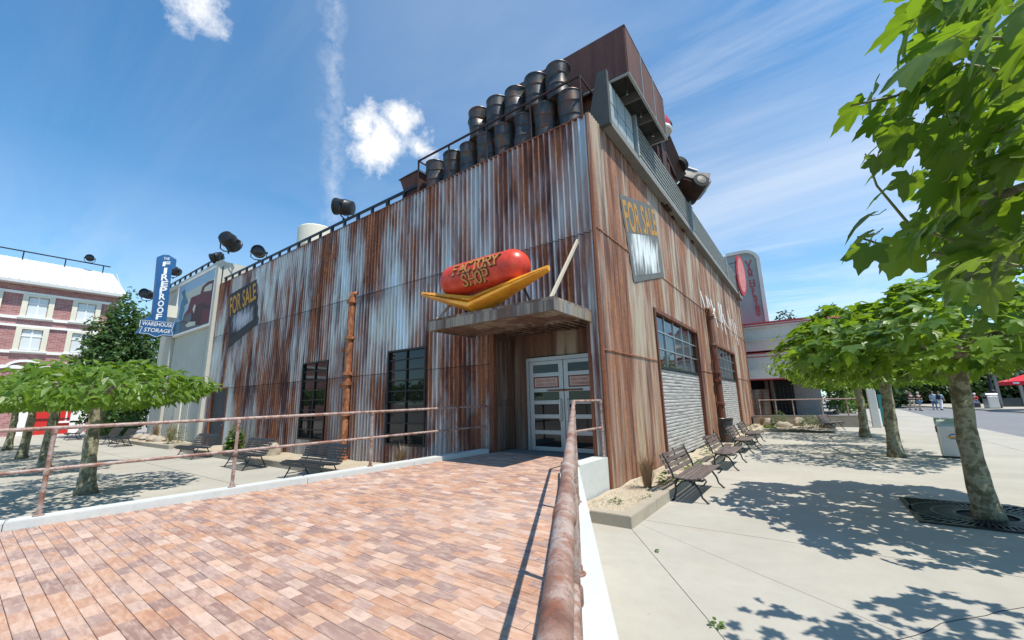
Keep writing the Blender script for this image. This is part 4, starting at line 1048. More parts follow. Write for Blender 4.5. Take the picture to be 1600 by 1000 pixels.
bb = thing('billboard', 'framed mural billboard of a man beside a maroon vintage car', 'billboard', (-27, -.1, 6.7))
BQ = [Vector((-30.2, -.16, 6.72)), Vector((-23.78, -.16, 6.72)), Vector((-23.78, -.16, 10.08)), Vector((-30.2, -.16, 10.08))]
mb = MB(); mb.box(-30.2, -23.78, -.16, -.04, 6.72, 10.08); mb.build('picture', M['pic_sky'], bb)
mb = MB()
for a in ((-30.32, -30.2, 6.6, 10.2), (-23.78, -23.66, 6.6, 10.2)): mb.box(a[0], a[1], -.22, -.03, a[2], a[3])
mb.box(-30.2, -23.78, -.22, -.03, 6.6, 6.72); mb.box(-30.2, -23.78, -.22, -.03, 10.08, 10.2); mb.build('frame', M['white_paint'], bb)
# the picture: corner pixels traced inside the photograph's own picture
PB = [(215, 955), (645, 815), (712, 140), (283, 375)]       # bl, br, tr, tl in the enlarged crop
def inv_bil(x, y):
    u = v = .5
    for _ in range(30):
        px = PB[0][0]*(1-u)*(1-v)+PB[1][0]*u*(1-v)+PB[2][0]*u*v+PB[3][0]*(1-u)*v; py = PB[0][1]*(1-u)*(1-v)+PB[1][1]*u*(1-v)+PB[2][1]*u*v+PB[3][1]*(1-u)*v
        dxu = (PB[1][0]-PB[0][0])*(1-v)+(PB[2][0]-PB[3][0])*v; dyu = (PB[1][1]-PB[0][1])*(1-v)+(PB[2][1]-PB[3][1])*v
        dxv = (PB[3][0]-PB[0][0])*(1-u)+(PB[2][0]-PB[1][0])*u; dyv = (PB[3][1]-PB[0][1])*(1-u)+(PB[2][1]-PB[1][1])*u
        det = dxu*dyv-dxv*dyu; ex, ey = x-px, y-py; u += (ex*dyv-dxv*ey)/det; v += (dxu*ey-ex*dyu)/det
    return min(.995, max(.005, u)), min(.995, max(.005, v))
def pic(name, pts, mat, k):
    mb = MB(); P = [lerpq(BQ, *inv_bil(*p))+Vector((0, -.003*k, 0)) for p in pts]; mb.prism(P, (0, .0025, 0)); mb.build(name, M[mat], bb)
pic('picture_cloud', [(300, 480), (712, 250), (690, 420), (540, 500), (420, 560), (340, 640)], 'pic_cream', 1)
pic('picture_ground', [(220, 950), (640, 812), (652, 740), (500, 760), (330, 770), (250, 800)], 'pic_grey', 2)
pic('picture_car_body', [(330, 790), (350, 700), (395, 640), (430, 500), (540, 455), (690, 440), (645, 800), (540, 830), (440, 810)], 'maroon', 3)
pic('picture_car_roof', [(540, 455), (560, 370), (620, 310), (700, 285), (690, 440)], 'maroon', 4)
pic('picture_car_window', [(575, 430), (590, 380), (640, 340), (670, 335), (660, 420)], 'pic_cream', 5)
pic('picture_fender', [(430, 790), (470, 620), (560, 560), (650, 600), (640, 640), (560, 640), (540, 830), (450, 815)], 'maroon_dark', 5)
pic('picture_headlamp', [(455, 640), (475, 580), (490, 600), (470, 690)], 'pic_cream', 6)
pic('picture_grille', [(345, 780), (360, 720), (430, 680), (445, 740), (420, 800)], 'pic_grey', 6)
pic('picture_bumper', [(370, 830), (420, 790), (490, 785), (488, 830), (400, 855)], 'pic_cream', 7)
pic('picture_man', [(275, 750), (300, 600), (330, 500), (310, 440), (345, 400), (358, 470), (400, 560), (350, 600), (320, 780)], 'pic_blue', 7)
pic('picture_figure', [(225, 940), (240, 830), (300, 780), (310, 860), (285, 930)], 'pic_blue', 8)

FX = -30.0
fs_ = thing('warehouse_sign', 'blue vertical FIREPROOF WAREHOUSE STORAGE sign jutting from the beige wall', 'sign', (FX, -1, 6.6))
def X_(L, dx=0.): return [xp(x, y, FX+dx) for x, y in L]
def zc_(L, o=(200, 380), k=6.25): return [(o[0]+x/k, o[1]+y/k) for x, y in L]
colp = X_(zc_([(235, 760), (295, 130), (345, 112), (400, 115), (440, 140), (475, 160), (465, 240), (430, 250), (375, 770)]))
mb = MB(); mb.prism(colp, (-.35, 0, 0)); mb.build('sign_column', M['blue_sign'], fs_)
basep = X_(zc_([(120, 745), (180, 735), (215, 700), (240, 745), (370, 765), (468, 776), (446, 850), (456, 908), (340, 900), (270, 920), (200, 885), (80, 880), (130, 815)]), .03)
mb = MB(); mb.prism(basep, (-.42, 0, 0)); mb.build('sign_base', M['blue_sign'], fs_)
def edge_line(P, mat, dx, w_=.05):
    mb = MB()
    for a, b_ in zip(P, P[1:]+P[:1]): mb.bar(a+Vector((dx, 0, 0)), b_+Vector((dx, 0, 0)), .02, w_, (1, 0, 0))
    mb.build('sign_outline', mat, fs_)
edge_line(X_(zc_([(125, 750), (110, 815), (140, 815), (110, 875), (200, 885), (270, 915), (340, 895), (435, 900), (425, 850), (450, 780)]), .05), M['sign_white'], 0, .035)
cells_ = [('F', (335, 180, 415, 225)), ('I', (345, 240, 385, 300)), ('R', (320, 302, 400, 365)), ('E', (318, 370, 395, 425)), ('P', (305, 428, 385, 490)), ('R', (300, 492, 370, 550)), ('O', (287, 560, 355, 620)), ('O', (278, 625, 350, 685)), ('F', (268, 690, 335, 745))]
for ch, (x0, y0, x1, y1) in cells_:
    mb = MB(); P = X_(zc_([(x0, y1), (x1-8, y1), (x1, y0), (x0+8, y0)]), .004); quad_text(mb, ch, P, (1, 0, 0), .012, .03); mb.build('letter', M['sign_white'], fs_, fix=False)
for txt, P in (('THE', [(345, 162), (405, 165), (410, 140), (350, 137)]), ('WAREHOUSE', [(132, 800), (428, 822), (436, 785), (142, 758)]), ('STORAGE', [(150, 862), (408, 880), (420, 845), (165, 822)])):
    mb = MB(); quad_text(mb, txt, X_(zc_(P), .034 if txt != 'THE' else .004), (1, 0, 0), .012, .006); mb.build('lettering', M['sign_white'], fs_, fix=False)
mb = MB(); mb.box(FX-.3, FX-.05, -.75, -.05, 7.9, 8.7); mb.build('wall_bracket', M['cream_paint'], fs_)

# ================================================================== BRICK BUILDING
BXF = -51.0
bk = thing('brick_building', 'red brick building with white windows and a white metal roof', 'building', (BXF, -10, 0))
YR = .35; YL = -34.
mb = MB(); mb.box(BXF-10, BXF, YL, YR, 0, 13.0); mb.build('wall', M['wall_brick'], bk)
mb = MB(); mb.add([(BXF+.9, YL, 13.15), (BXF+.9, YR+.3, 13.15), (BXF-1.6, YR-.6, 15.6), (BXF-1.6, YL, 15.6), (BXF-9, YR-.6, 15.6), (BXF-9, YL, 15.6), (BXF-9, YR+.3, 12.9), (BXF+.9, YR+.3, 12.9), (BXF+.9, YL, 12.9), (BXF-9, YL, 12.9)],
                  [(0, 1, 2, 3), (3, 2, 4, 5), (0, 8, 7, 1), (1, 7, 6, 4, 2), (8, 9, 6, 7), (5, 4, 6, 9)]); roof = mb.build('roof', M['roof_white'], bk)
mb = MB()
yy = YR
while yy > -22:
    mb.bar((BXF+.9, yy, 13.2), (BXF-1.6, yy-.35, 15.65), .05, .05); yy -= .55
mb.build('roof_rib', M['roof_white'], roof)
mb = MB(); mb.tube([(BXF-1.4, YL, 16.25), (BXF-1.4, YR-.9, 16.25)], .06, 6)
for k in range(9): mb.tube([(BXF-1.4, YR-1.4-k*2.6, 15.55), (BXF-1.4, YR-1.4-k*2.6, 16.25)], .05, 6)
mb.build('roof_rail', M['black_metal'], roof)
for z in (12.15, 9.9-.05, 9.2, 6.95-.05, 6.15):
    pass
for z, hh in ((12.2, .22), (10.0, .25), (9.3, .2), (7.05, .25), (5.75, .3)):
    mb = MB(); mb.box(BXF, BXF+.14, YL, YR+.05, z-hh/2, z+hh/2); mb.build('stone_band', M['white_paint'], bk)
def sash(y0, y1, z0, z1, arch=False):
    w_ = thing_part('window', bk)
    mb = MB(); mb.box(BXF+.0, BXF+.22, y0, y0+.34, z0, z1); mb.box(BXF, BXF+.22, y1-.34, y1, z0, z1); mb.box(BXF, BXF+.22, y0+.34, y1-.34, z1-.2, z1); mb.build('window_frame', M['cream_paint'], w_)
    mb = MB(); mb.box(BXF, BXF+.3, y0-.1, y1+.1, z0-.16, z0); mb.build('window_sill', M['white_paint'], w_)
    a, b_ = y0+.34, y1-.34; mid = (a+b_)/2; zt = z0+(z1-.2-z0)*.68
    for p0, p1, q0, q1 in ((a, mid, z0, zt), (mid, b_, z0, zt), (a, mid, zt, z1-.2), (mid, b_, zt, z1-.2)):
        mb = MB(); mb.box(BXF+.02, BXF+.06, p0+.05, p1-.05, q0+.05, q1-.05); mb.build('pane', M['window_pale'], w_)
    mb = MB(); mb.box(BXF+.01, BXF+.11, mid-.05, mid+.05, z0, z1-.2); mb.box(BXF+.01, BXF+.105, a, b_, zt-.05, zt+.05); mb.build('glazing_bar', M['white_paint'], w_)
b = NB('window_pale'); M['window_pale'] = b.done((.62, .65, .66), .3, 0, .5)
for k in range(6):
    yc = -1.75-3.0*k
    sash(yc-1.05, yc+.85, 10.15, 12.1); sash(yc-1.05, yc+.85, 7.2, 9.22)
    if k not in (1, 2): sash(yc-1.05, yc+.85, 1.1, 5.2)
mb = MB(); mb.box(BXF, BXF+.1, -3.9, -1.6, 0, 4.6); rd = mb.build('red_door', M['red_door'], bk)
mb = MB(); mb.box(BXF, BXF+.16, -3.9, -1.6, 1.25, 1.35); mb.build('door_rail', M['maroon_dark'], rd)
mb = MB(); mb.box(BXF, BXF+.3, -4.9, -3.9, 0, 5.2); mb.box(BXF, BXF+.3, -1.6, -.6, 0, 5.2); mb.box(BXF, BXF+.3, -3.9, -1.6, 4.6, 5.2); mb.build('door_surround', M['white_paint'], bk)
for yc in (-1.75, -4.75, -7.75):
    mb = MB(); N = 10
    for i in range(N):
        a0, a1 = pi*i/N, pi*(i+1)/N; mb.prism([(BXF, yc-.1+1.2*cos(a0), 5.6+.8*sin(a0)), (BXF, yc-.1+1.2*cos(a1), 5.6+.8*sin(a1)), (BXF, yc-.1+1.0*cos(a1), 5.6+.6*sin(a1)), (BXF, yc-.1+1.0*cos(a0), 5.6+.6*sin(a0))], (.2, 0, 0))
    mb.build('arch_trim', M['white_paint'], bk)
spotlight('black floodlight on the white roof of the brick building', (BXF-1.4, -2.1, 16.2), (1, -.2, -.1), .9)

# ================================================================== WRECKED CARS ON THE ROOF
def car_wreck(name, label, frame, L, W, Hh, colr, under, roofc, fins=False):
    "a crumpled saloon; frame = (origin, forward, up)"
    o, f, u = Vector(frame[0]), Vector(frame[1]).normalized(), Vector(frame[2]).normalized(); u = (u-f*u.dot(f)).normalized(); s = f.cross(u)
    t = thing(name, label, 'car', o); rr = random.Random(int(L*100))
    def T(x, y, z): return o+f*x+s*y+u*z
    def loft(rows):
        mb = MB(); n = len(rows[0]); mb.add([T(*p) for r_ in rows for p in r_], [(i*n+k, i*n+(k+1) % n, (i+1)*n+(k+1) % n, (i+1)*n+k) for i in range(len(rows)-1) for k in range(n)]+[tuple(range(n-1, -1, -1)), tuple((len(rows)-1)*n+k for k in range(n))]); return mb
    prof = [(-.5, .50, .30, .8), (-.47, .62, .22, .95), (-.3, .66, .2, 1), (0, .62, .2, 1), (.3, .64, .2, 1), (.46, .58, .22, .95), (.5, .46, .3, .8)]
    rows = [[(L*x, -W/2*w_, Hh*zb), (L*x, W/2*w_, Hh*zb), (L*x, W/2*w_*1.02, Hh*(zb+zt)/2), (L*x, W/2*w_*.9, Hh*zt), (L*x, -W/2*w_*.9, Hh*zt), (L*x, -W/2*w_*1.02, Hh*(zb+zt)/2)] for x, zt, zb, w_ in prof]
    loft(rows).build('body', M[colr], t, smooth=True)
    cab = [(-.34, .60, .72), (-.22, .97, .60), (.02, 1.0, .60), (.17, .62, .72)]
    rows = [[(L*x, -W/2*.85, Hh*.58), (L*x, W/2*.85, Hh*.58), (L*x, W/2*w_, Hh*z), (L*x, -W/2*w_, Hh*z)] for x, z, w_ in cab]
    loft(rows).build('cabin', M['glass_dark'], t)
    mb = MB(); mb.prism([T(L*-.24, -W*.31, Hh*.975), T(L*-.24, W*.31, Hh*.975), T(L*.04, W*.31, Hh*1.0), T(L*.04, -W*.31, Hh*1.0)], u*.06); mb.build('roof', M[roofc], t)
    mb = MB(); mb.prism([T(L*-.47, -W*.45, Hh*.2), T(L*-.47, W*.45, Hh*.2), T(L*.47, W*.45, Hh*.2), T(L*.47, -W*.45, Hh*.2)], u*-.12); mb.bar(T(-L*.45, 0, Hh*.1), T(L*.4, 0, Hh*.1), .12, .12); mb.build('underside', M[under], t)
    for x in (-.31, .31):
        for y in (-.46, .46):
            mb = MB(); c_ = T(L*x, W*y, Hh*.2); n = 16
            vs = [c_+s*dy+(f*cos(2*pi*k/n)+u*sin(2*pi*k/n))*r_ for dy, r_ in ((-.11, .26), (-.09, .34), (.09, .34), (.11, .26)) for k in range(n)]
            mb.add(vs, [(i*n+k, i*n+(k+1) % n, (i+1)*n+(k+1) % n, (i+1)*n+k) for i in range(3) for k in range(n)]+[tuple(range(n-1, -1, -1)), tuple(3*n+k for k in range(n))]); wh = mb.build('wheel', M['rubber'], t, smooth=True)
            mb = MB(); sg_ = 1 if y > 0 else -1; vs = [c_+s*sg_*dy+(f*cos(2*pi*k/n)+u*sin(2*pi*k/n))*r_ for dy, r_ in ((.09, .22), (.125, .2), (.14, .05)) for k in range(n)]
            mb.add(vs, [(i*n+k, i*n+(k+1) % n, (i+1)*n+(k+1) % n, (i+1)*n+k) for i in range(2) for k in range(n)]+[tuple(2*n+k for k in range(n))]); mb.build('hubcap', M['wreck_silver'], wh, smooth=True)
    for x in (-.515, .515):
        mb = MB(); mb.tube([T(L*x*.96, -W*.5, Hh*.34), T(L*x, -W*.42, Hh*.33), T(L*x*1.02, 0, Hh*.33), T(L*x, W*.42, Hh*.33), T(L*x*.96, W*.5, Hh*.34)], .09, 8); mb.build('bumper', M['chrome'], t, smooth=True)
        for y in (-.36, .36):
            mb = MB(); c_ = T(L*x*.97, W*y, Hh*.5); mb.tube([c_, c_+f*(.1 if x > 0 else -.1)], [.10, .07], 12); mb.build('headlight' if x > 0 else 'tail_light', M['pic_grey' if x > 0 else 'bright_red'], t, smooth=True)
    if fins:
        for y in (-.44, .44):
            mb = MB(); mb.prism([T(-L*.5, W*y-.04, Hh*.5), T(-L*.1, W*y-.04, Hh*.6), T(-L*.5, W*y-.04, Hh*.84)], s*.08); mb.build('tail_fin', M[colr], t)
    return t
p = xp(1052, 232, .1)
car_wreck('wrecked_car', 'red-topped car wreck tipped on its side showing its brown underside on the roof', ((.12, 7.5, 11.75), (.10, .78, -.62), (-.86, .35, .42)), 2.9, 1.4, 1.3, 'wreck_brown', 'wreck_brown', 'car_red')
car_wreck('wrecked_car', 'silver finned car wreck hanging tail-first over the roof edge', ((.10, 9.4, 11.0), (-.72, -.50, .32), (.10, .35, .93)), 1.9, 1.15, 1.0, 'wreck_silver', 'wreck_brown', 'car_cream', True)
mb = MB(); mb.lathe((.1, 6.6, 12.3), [(.4, 0), (.44, .2), (.38, .45), (.2, .6), (.02, .64)], 16); o = mb.build('roof_beacon', M['car_red'], smooth=True)
tag(o, 'red and white dome on top of the car wrecks on the roof', 'dome')
mb = MB(); mb.lathe((.1, 6.6, 12.16), [(.46, 0), (.5, .06), (.46, .16)], 16); mb.build('base_ring', M['white_paint'], o, smooth=True)
mb = MB(); mb.box(-.2, .2, 6.3, 6.9, HB, 12.16); mb.build('pedestal', M['wreck_brown'], o)
t = thing('wreck_frame', 'dark steel scaffold under the car wrecks on the roof', 'scaffold', (-.3, 8.5, HB))
for yy in (6.2, 7.6, 9.2, 10.8):
    mb = MB(); mb.box(-.5, .1, yy-.15, yy+.15, HB, 11.4 if yy < 9 else 10.9); mb.build('post', M['wreck_brown'], t)
mb = MB(); mb.box(-.6, .15, 6.0, 11.2, 10.55, 10.85); mb.build('beam', M['wreck_brown'], t)

# ================================================================== ART-DECO BUILDING AT THE END
vb = thing('curved_building', 'pale streamlined building with red lines and a rounded corner beyond the benches', 'building', (3, 27, 0))
VY = 27.0
def deco_poly(x0, x1, y0, r, depth):
    P = [(x0, y0)]; N = 10
    for i in range(N+1): a = -pi/2+pi/2*i/N; P.append((x1-r+r*cos(a), y0+r+r*sin(a)))
    return P+[(x1, y0+depth), (x0, y0+depth)]
def deco(name, x1, y0, z0, z1, mat, r=2.2, x0=-1.5, depth=9):
    mb = MB(); mb.prism([(x, y, z0) for x, y in deco_poly(x0, x1, y0, r, depth)], (0, 0, z1-z0)); return mb.build(name, mat, vb)
deco('upper_wall', 5.9, VY+.0, 5.28, 7.0, M['stucco']); deco('roof_band', 6.05, VY-.12, 7.0, 7.36, M['stucco']); deco('red_line', 6.08, VY-.15, 7.12, 7.18, M['red_line']); deco('red_line', 6.08, VY-.15, 7.26, 7.4, M['red_line'])
deco('step_wall', 6.0, VY-.1, 6.02, 6.12, M['stucco'])
deco('eave_band', 6.1, VY-.3, 3.15, 5.05, M['stucco']); deco('red_line', 6.14, VY-.34, 4.78, 4.84, M['red_line']); deco('red_line', 6.14, VY-.34, 5.02, 5.1, M['red_line']); deco('red_line', 6.13, VY-.33, 3.12, 3.2, M['red_line'])
deco('ground_floor_wall', 4.1, VY+1.4, .5, 3.15, M['grey_concrete'], 1.6)
mb = MB(); mb.box(-1.5, 2.5, VY+1.25, VY+1.39, .55, 3.1); mb.build('dark_opening', M['dark_void'], vb)
for i in range(5):
    mb = MB(); mb.box(1.35+i*.25, 1.39+i*.25, VY+1.1, VY+1.14, .55, 2.7); mb.build('gate_bar', M['dark_iron'], vb)
for j in range(7):
    mb = MB(); mb.box(1.3, 2.5, VY+1.14, VY+1.17, .8+j*.28, .83+j*.28); mb.build('gate_bar', M['dark_iron'], vb)
for xx in (-.3, .85, 1.2):
    mb = MB(); mb.box(xx-.12, xx+.12, VY+.9, VY+1.2, .5, 3.12); mb.build('pillar', M['canopy_rust'], vb)
sh_ = thing('slatted_cabinet', 'tall brown slatted cabinet on the terrace by the rusty wall', 'cabinet', (.3, VY-.3, .55))
mb = MB(); mb.box(-.25, 1.0, VY-.26, VY+.3, .57, 2.45); mb.build('cabinet_body', M['rust_trim'], sh_)
for j in range(17):
    mb = MB(); mb.box(-.2, .95, VY-.3, VY-.265, .64+j*.105, .72+j*.105); mb.build('slat', M['canopy_rust'], sh_)
# tower sign
tw = thing('sign_tower', 'tall grey rounded tower with vertical red VAN HELSING lettering', 'tower', (.6, 30, 7))
TX0, TX1 = -.9, 1.42; N = 12
P = [(TX0, 29.6, 6.5), (TX1, 29.6, 6.5)]+[(TX1-1.05+1.05*cos(pi/2*i/N), 29.6, 12.9+1.05*sin(pi/2*i/N)) for i in range(N+1)]+[(TX0, 29.6, 13.95)]
mb = MB(); mb.prism(P, (0, 2.2, 0)); mb.build('tower_body', M['tower_grey'], tw)
P2 = [(TX1, 29.55, 6.5)]+[(TX1-1.05+1.05*cos(pi/2*i/N), 29.55, 12.9+1.05*sin(pi/2*i/N)) for i in range(N+1)]+[(TX0, 29.55, 13.95)]
for a, b_ in zip(P2, P2[1:]):
    mb = MB(); mb.bar(a, b_, .26, .2, (0, 1, 0)); mb.build('edge_moulding', M['stucco'], tw)
def on_tower(x, z): return lambda u, v, w_: Vector((x+u, 29.58-w_, z+v))
zt = 13.1
for i, ch in enumerate('VAN HELSING'):
    h = .52 if ch in 'VH' and i in (0, 4) else .36
    if ch != ' ':
        mb = MB(); stroke_text(mb, ch, on_tower(.68+.02*i-.36*h, zt-h), h, .075, .02); mb.build('letter', M['red_line'], tw, fix=False)
        zt -= h+.06
    else: zt -= .25
ov = thing('oval_sign', 'red oval sign standing on the roof end beside the grey tower', 'sign', (.45, 23.8, 9.0))
OC = Vector((.5, 23.85, 10.45)); ON = Vector((.86, -.5, 0)); OU = Vector((.5, .86, 0))
mb = MB(); mb.prism([OC+OU*.45*cos(2*pi*i/28)+Vector((0, 0, 1.5*sin(2*pi*i/28))) for i in range(28)], ON*.12); mb.build('sign_disc', M['red_line'], ov)
simple('pink_neon', (.62, .22, .2), .5, 0, .5, 3)
mb = MB(); mb.prism([OC+ON*.125+OU*.35*cos(2*pi*i/28)+Vector((0, 0, 1.28*sin(2*pi*i/28))) for i in range(28)], ON*.02); mb.build('sign_face', M['pink_neon'], ov)
mb = MB()
for z in (9.3, 10.4, 11.4): mb.bar((.45, 23.5, z), (-.6, 22.9, z-.3), .05, .05)
mb.bar((.45, 23.85, 9.0), (.45, 23.85, 9.1), .1, .1); mb.build('bracket', M['black_metal'], ov)
# terrace in front with low wall and railing
tr_ = thing('terrace_wall', 'low concrete terrace wall behind the rock bed', 'wall', (3, 24.2, 0))
mb = MB(); mb.box(.1, 6.0, 24.0, 24.25, 0, .62); mb.build('wall_face', M['curb_stone'], tr_)
mb = MB(); mb.box(.05, 6.05, 23.95, 24.3, .62, .68); mb.build('coping', M['grey_concrete'], tr_)
mb = MB(); mb.box(-1.4, 6.0, 24.3, 36, 0, .57); o = mb.build('terrace', M['grey_concrete']); tag(o, kind='structure')
trl = railing('terrace_railing', 'rusty railing on the low terrace wall before the pale building', [(.55, 24.12, 1.68), (3, 24.12, 1.68), (5.95, 24.12, 1.68)], 0, [],
              [((x, 24.12, .68), (x, 24.12, 1.68)) for x in (.58, 1.5, 2.45, 3.95, 5.2, 5.92)], r=.035, foot=False)
pm = thing('stone_pillar', 'pale square stone post with a teal board beside it, end of the terrace', 'post', (6.45, 24.1, 0))
mb = MB(); mb.cbox(6.2, 6.6, 23.9, 24.3, 0, 2.25, .03); mb.build('shaft', M['stucco'], pm)
mb = MB(); mb.box(6.66, 6.95, 24.0, 24.06, .05, 1.9); mb.build('side_board', M['teal'], pm)

# ================================================================== VEGETATION
def _outline(t):
    "distance from the stalk joint to the leaf edge; five pointed lobes with teeth, t = angle from the tip"
    a = abs(t); best = .30
    for c_, L, w_ in ((0, 1.0, .62), (.86, .86, .55), (1.75, .62, .50)):
        d = abs(a-c_)/w_
        if d < 1: best = max(best, L*(1-d)**.62*.72+.30*L)
    return best*(1+.05*cos(a*27))
NA = 38
def leaf_verts(size, droop, fold, twist=0., fine=False):
    na = NA if fine else 20; rings = (.5, 1.) if fine else (1.,); vs = [Vector((0, 0, 0))]; T_ = 2.55
    for q in rings:
        for i in range(na+1):
            t = -T_+2*T_*i/na; r_ = _outline(t)*.78*q; x, y = r_*sin(t), r_*cos(t); a = abs(t)
            lob = min(abs(a-c_) for c_ in (0, .86, 1.75))                   # creased along each vein
            z = -droop*max(y, 0)**1.6-.22*x*x*(1+twist*.6*(1 if x > 0 else -1))+fold*abs(x)*.5+.16*min(lob, .4)*r_-droop*.3*max(-y, 0)
            vs.append(Vector((x, y, z)))
    fs = [(0, i+1, i+2) for i in range(na)]
    if fine: fs += [(i+1, na+2+i, na+3+i, i+2) for i in range(na)]
    return [v*size for v in vs], fs
SIMPLE = [(0, 0), (.22, .25), (.34, .22), (.26, .55), (0, 1), (-.26, .55), (-.34, .22), (-.22, .25)]
def leaf_lo(size, droop, fold):
    vs = [Vector((x, y, -droop*y*y+fold*abs(x)))*size for x, y in SIMPLE]; return vs, [(0, 1, 2, 3, 4), (0, 4, 5, 6, 7)]
def basis(d, n):
    d = d.normalized(); n = (n-d*n.dot(d)); n = n.normalized() if n.length > 1e-5 else Vector((0, 0, 1)); return Matrix((d.cross(n), d, n)).transposed()
def crown_points(rr, c, rx, ry, z0, z1, n, shell=.55, bumps=.35, flat=1.):
    out = []; seed = rr.uniform(0, 100)
    while len(out) < n:
        a = rr.uniform(0, 2*pi); q = rr.uniform(0, 1)**.5 if rr.random() > shell else rr.uniform(.78, 1.); v = rr.uniform(-1, 1)
        rad = 1+bumps*mnoise.noise(Vector((cos(a)*1.6+seed, sin(a)*1.6, v*.7)))*1.6
        env = (1-abs(v)**2.4)**.5*.55+.45
        x, y = c[0]+rx*q*rad*env*cos(a), c[1]+ry*q*rad*env*sin(a)
        zt = z1+(z1-z0)*.30*mnoise.noise(Vector((x*1.3+seed, y*1.3, 3))); z = z0+(zt-z0)*(v*.5+.5)
        if mnoise.noise(Vector((x*1.9+seed, y*1.9, z*1.9))) < -.22: continue
        out.append((Vector((x, y, z)), a, v, q))
    return out
def plane_tree(label, base, rx, ry, z0, z1, nleaf, size, seed, lean=(0, 0), group='plane trees', tr=.17, grate=False, hi=False, shift=(0, 0), singles=0, keep=None, mat='leaf_plane', extra=None):
    rr = random.Random(seed); B = Vector((base[0], base[1], 0))
    t = thing('plane_tree', label, 'tree', B, group)
    top = B+Vector((lean[0], lean[1], z0+.25)); mb = MB(); pts = []; rad = []
    for i in range(12):
        f = i/11; pts.append(B.lerp(top, f)+Vector((.03*sin(f*5+seed), .03*cos(f*4+seed), 0))); rad.append(tr*(1.35 if i == 0 else 1.12 if i == 1 else 1-.28*f)*(1+.05*sin(i*2.3+seed)))
    rad[-1] *= 1.25; rad[-2] *= 1.12
    n = 14; mb.tube(pts, rad, n)
    # bark lumps
    mb.v = [tuple(Vector(v)+(Vector(v)-pts[min(11, k//n)]).normalized()*.02*mnoise.noise(Vector(v)*6)) if k < 12*n else v for k, v in enumerate(mb.v)]
    mb.build('trunk', M['bark'], t, smooth=2)
    c = (B.x+shift[0], B.y+shift[1])
    for k in range(8):
        a = 2*pi*k/8+rr.uniform(-.3, .3); e = Vector((c[0]+rx*.82*cos(a), c[1]+ry*.82*sin(a), z0+(z1-z0)*rr.uniform(.3, .6)))
        m_ = top.lerp(e, .45)+Vector((rr.uniform(-.1, .1), rr.uniform(-.1, .1), .12)); mb = MB(); mb.tube([top-Vector((0, 0, .12)), top.lerp(m_, .5)+Vector((0, 0, .06)), m_, e], [.075, .06, .042, .014], 7); mb.build('limb', M['bark'], t, smooth=2)
    pts = crown_points(rr, c, rx, ry, z0, z1, nleaf)
    mbl = MB(); tw = MB(); cand = []
    for P_, a, v, q in pts:
        if keep and not keep(P_): continue
        out = Vector((cos(a), sin(a), 0)); d = out*rr.uniform(.2, 1)+Vector((rr.uniform(-.7, .7), rr.uniform(-.7, .7), rr.uniform(-.75, .25)+.25*v))
        nrm = Vector((rr.uniform(-.55, .55), rr.uniform(-.55, .55), 1))+out*.25; s = size*rr.uniform(.6, 1.2)
        cand.append((P_, d, nrm, s))
    if extra:
        cand += extra(rr)
    if singles:
        cand.sort(key=lambda c_: (c_[0]-CAM).length if inview(c_[0]) else 99)
        metas = []
        for k in range(14):
            m2 = MB(); vs, fs = leaf_verts(1., rr.uniform(.1, .6), rr.uniform(-.1, .4), rr.uniform(-1, 1), True); m2.cur = max(.02, (k+.5)/14); m2.add(vs, fs)
            me = bpy.data.meshes.new('leaf'); me.from_pydata([tuple(v) for v in m2.v], [], m2.f); at = me.attributes.new('rnd', 'FLOAT', 'POINT'); at.data.foreach_set('value', m2.a)
            me.polygons.foreach_set('use_smooth', [True]*len(me.polygons)); me.materials.append(M[mat]); metas.append(me)
        for P_, d, nrm, s in cand[:singles]:
            o = bpy.data.objects.new('leaf', rr.choice(metas)); col.objects.link(o); o.parent = t; mm = (basis(d, nrm)*s).to_4x4(); mm.translation = P_-B; o.matrix_local = mm
        for P_, d, nrm, s in cand[:singles]:
            e = P_-d.normalized()*s*.35-Vector((0, 0, .01)); tw.tube([P_, P_.lerp(e, .5)+Vector((0, 0, -.01)), e], [.0025, .002, .002], 4, False)
        tag(tw.build('leaf_stalks', M['stalk'], t, fix=False), kind='stuff')
        cand = cand[singles:]
    for P_, d, nrm, s in cand:
        R_ = basis(d, nrm); mbl.cur = rr.uniform(.02, 1)
        vs, fs = leaf_verts(s, rr.uniform(.1, .5), rr.uniform(0, .3)) if hi else leaf_lo(s, rr.uniform(.1, .5), rr.uniform(-.1, .4))
        mbl.add([P_+R_ @ v for v in vs], fs)
    tag(mbl.build('crown', M[mat], t, fix=False), kind='stuff')
    return t
def inview(P_):
    v = P_-CAM; f = v.dot(FW)
    return f > .4 and -40 < 800+FPX*v.dot(RT)/f < 1640 and -60 < 500-FPX*v.dot(UP)/f < 1040
simple('stalk', (.16, .17, .05), .6, 0, .2)
plane_tree('plane tree nearest on the right, standing in the iron grate', (5.58, 1.45), 2.1, 2.45, 2.3, 3.6, 3300, .23, 3, lean=(.02, 0), tr=.155, hi=True, singles=300)
plane_tree('second plane tree on the right, beside the steel litter bin', (5.50, 9.35), 2.5, 3.2, 2.3, 4.0, 3600, .22, 4, tr=.18)
plane_tree('third plane tree on the right, nearest the terrace', (5.32, 16.75), 2.9, 3.0, 2.3, 4.1, 3600, .22, 5, tr=.18)
for i, (x, lab) in enumerate(((-10.8, 'plane tree nearest the ramp railing on the left plaza'), (-17.6, 'second plane tree of the left row, right of the red door'), (-24.0, 'third plane tree of the left row, left of the red door'), (-31., 'fourth and farthest plane tree of the left row'))):
    plane_tree(lab, (x, -6.15), 2.9, 1.7, 2.1, 3.02, 2700, .21, 20+i, lean=(0, -.02), tr=.16)
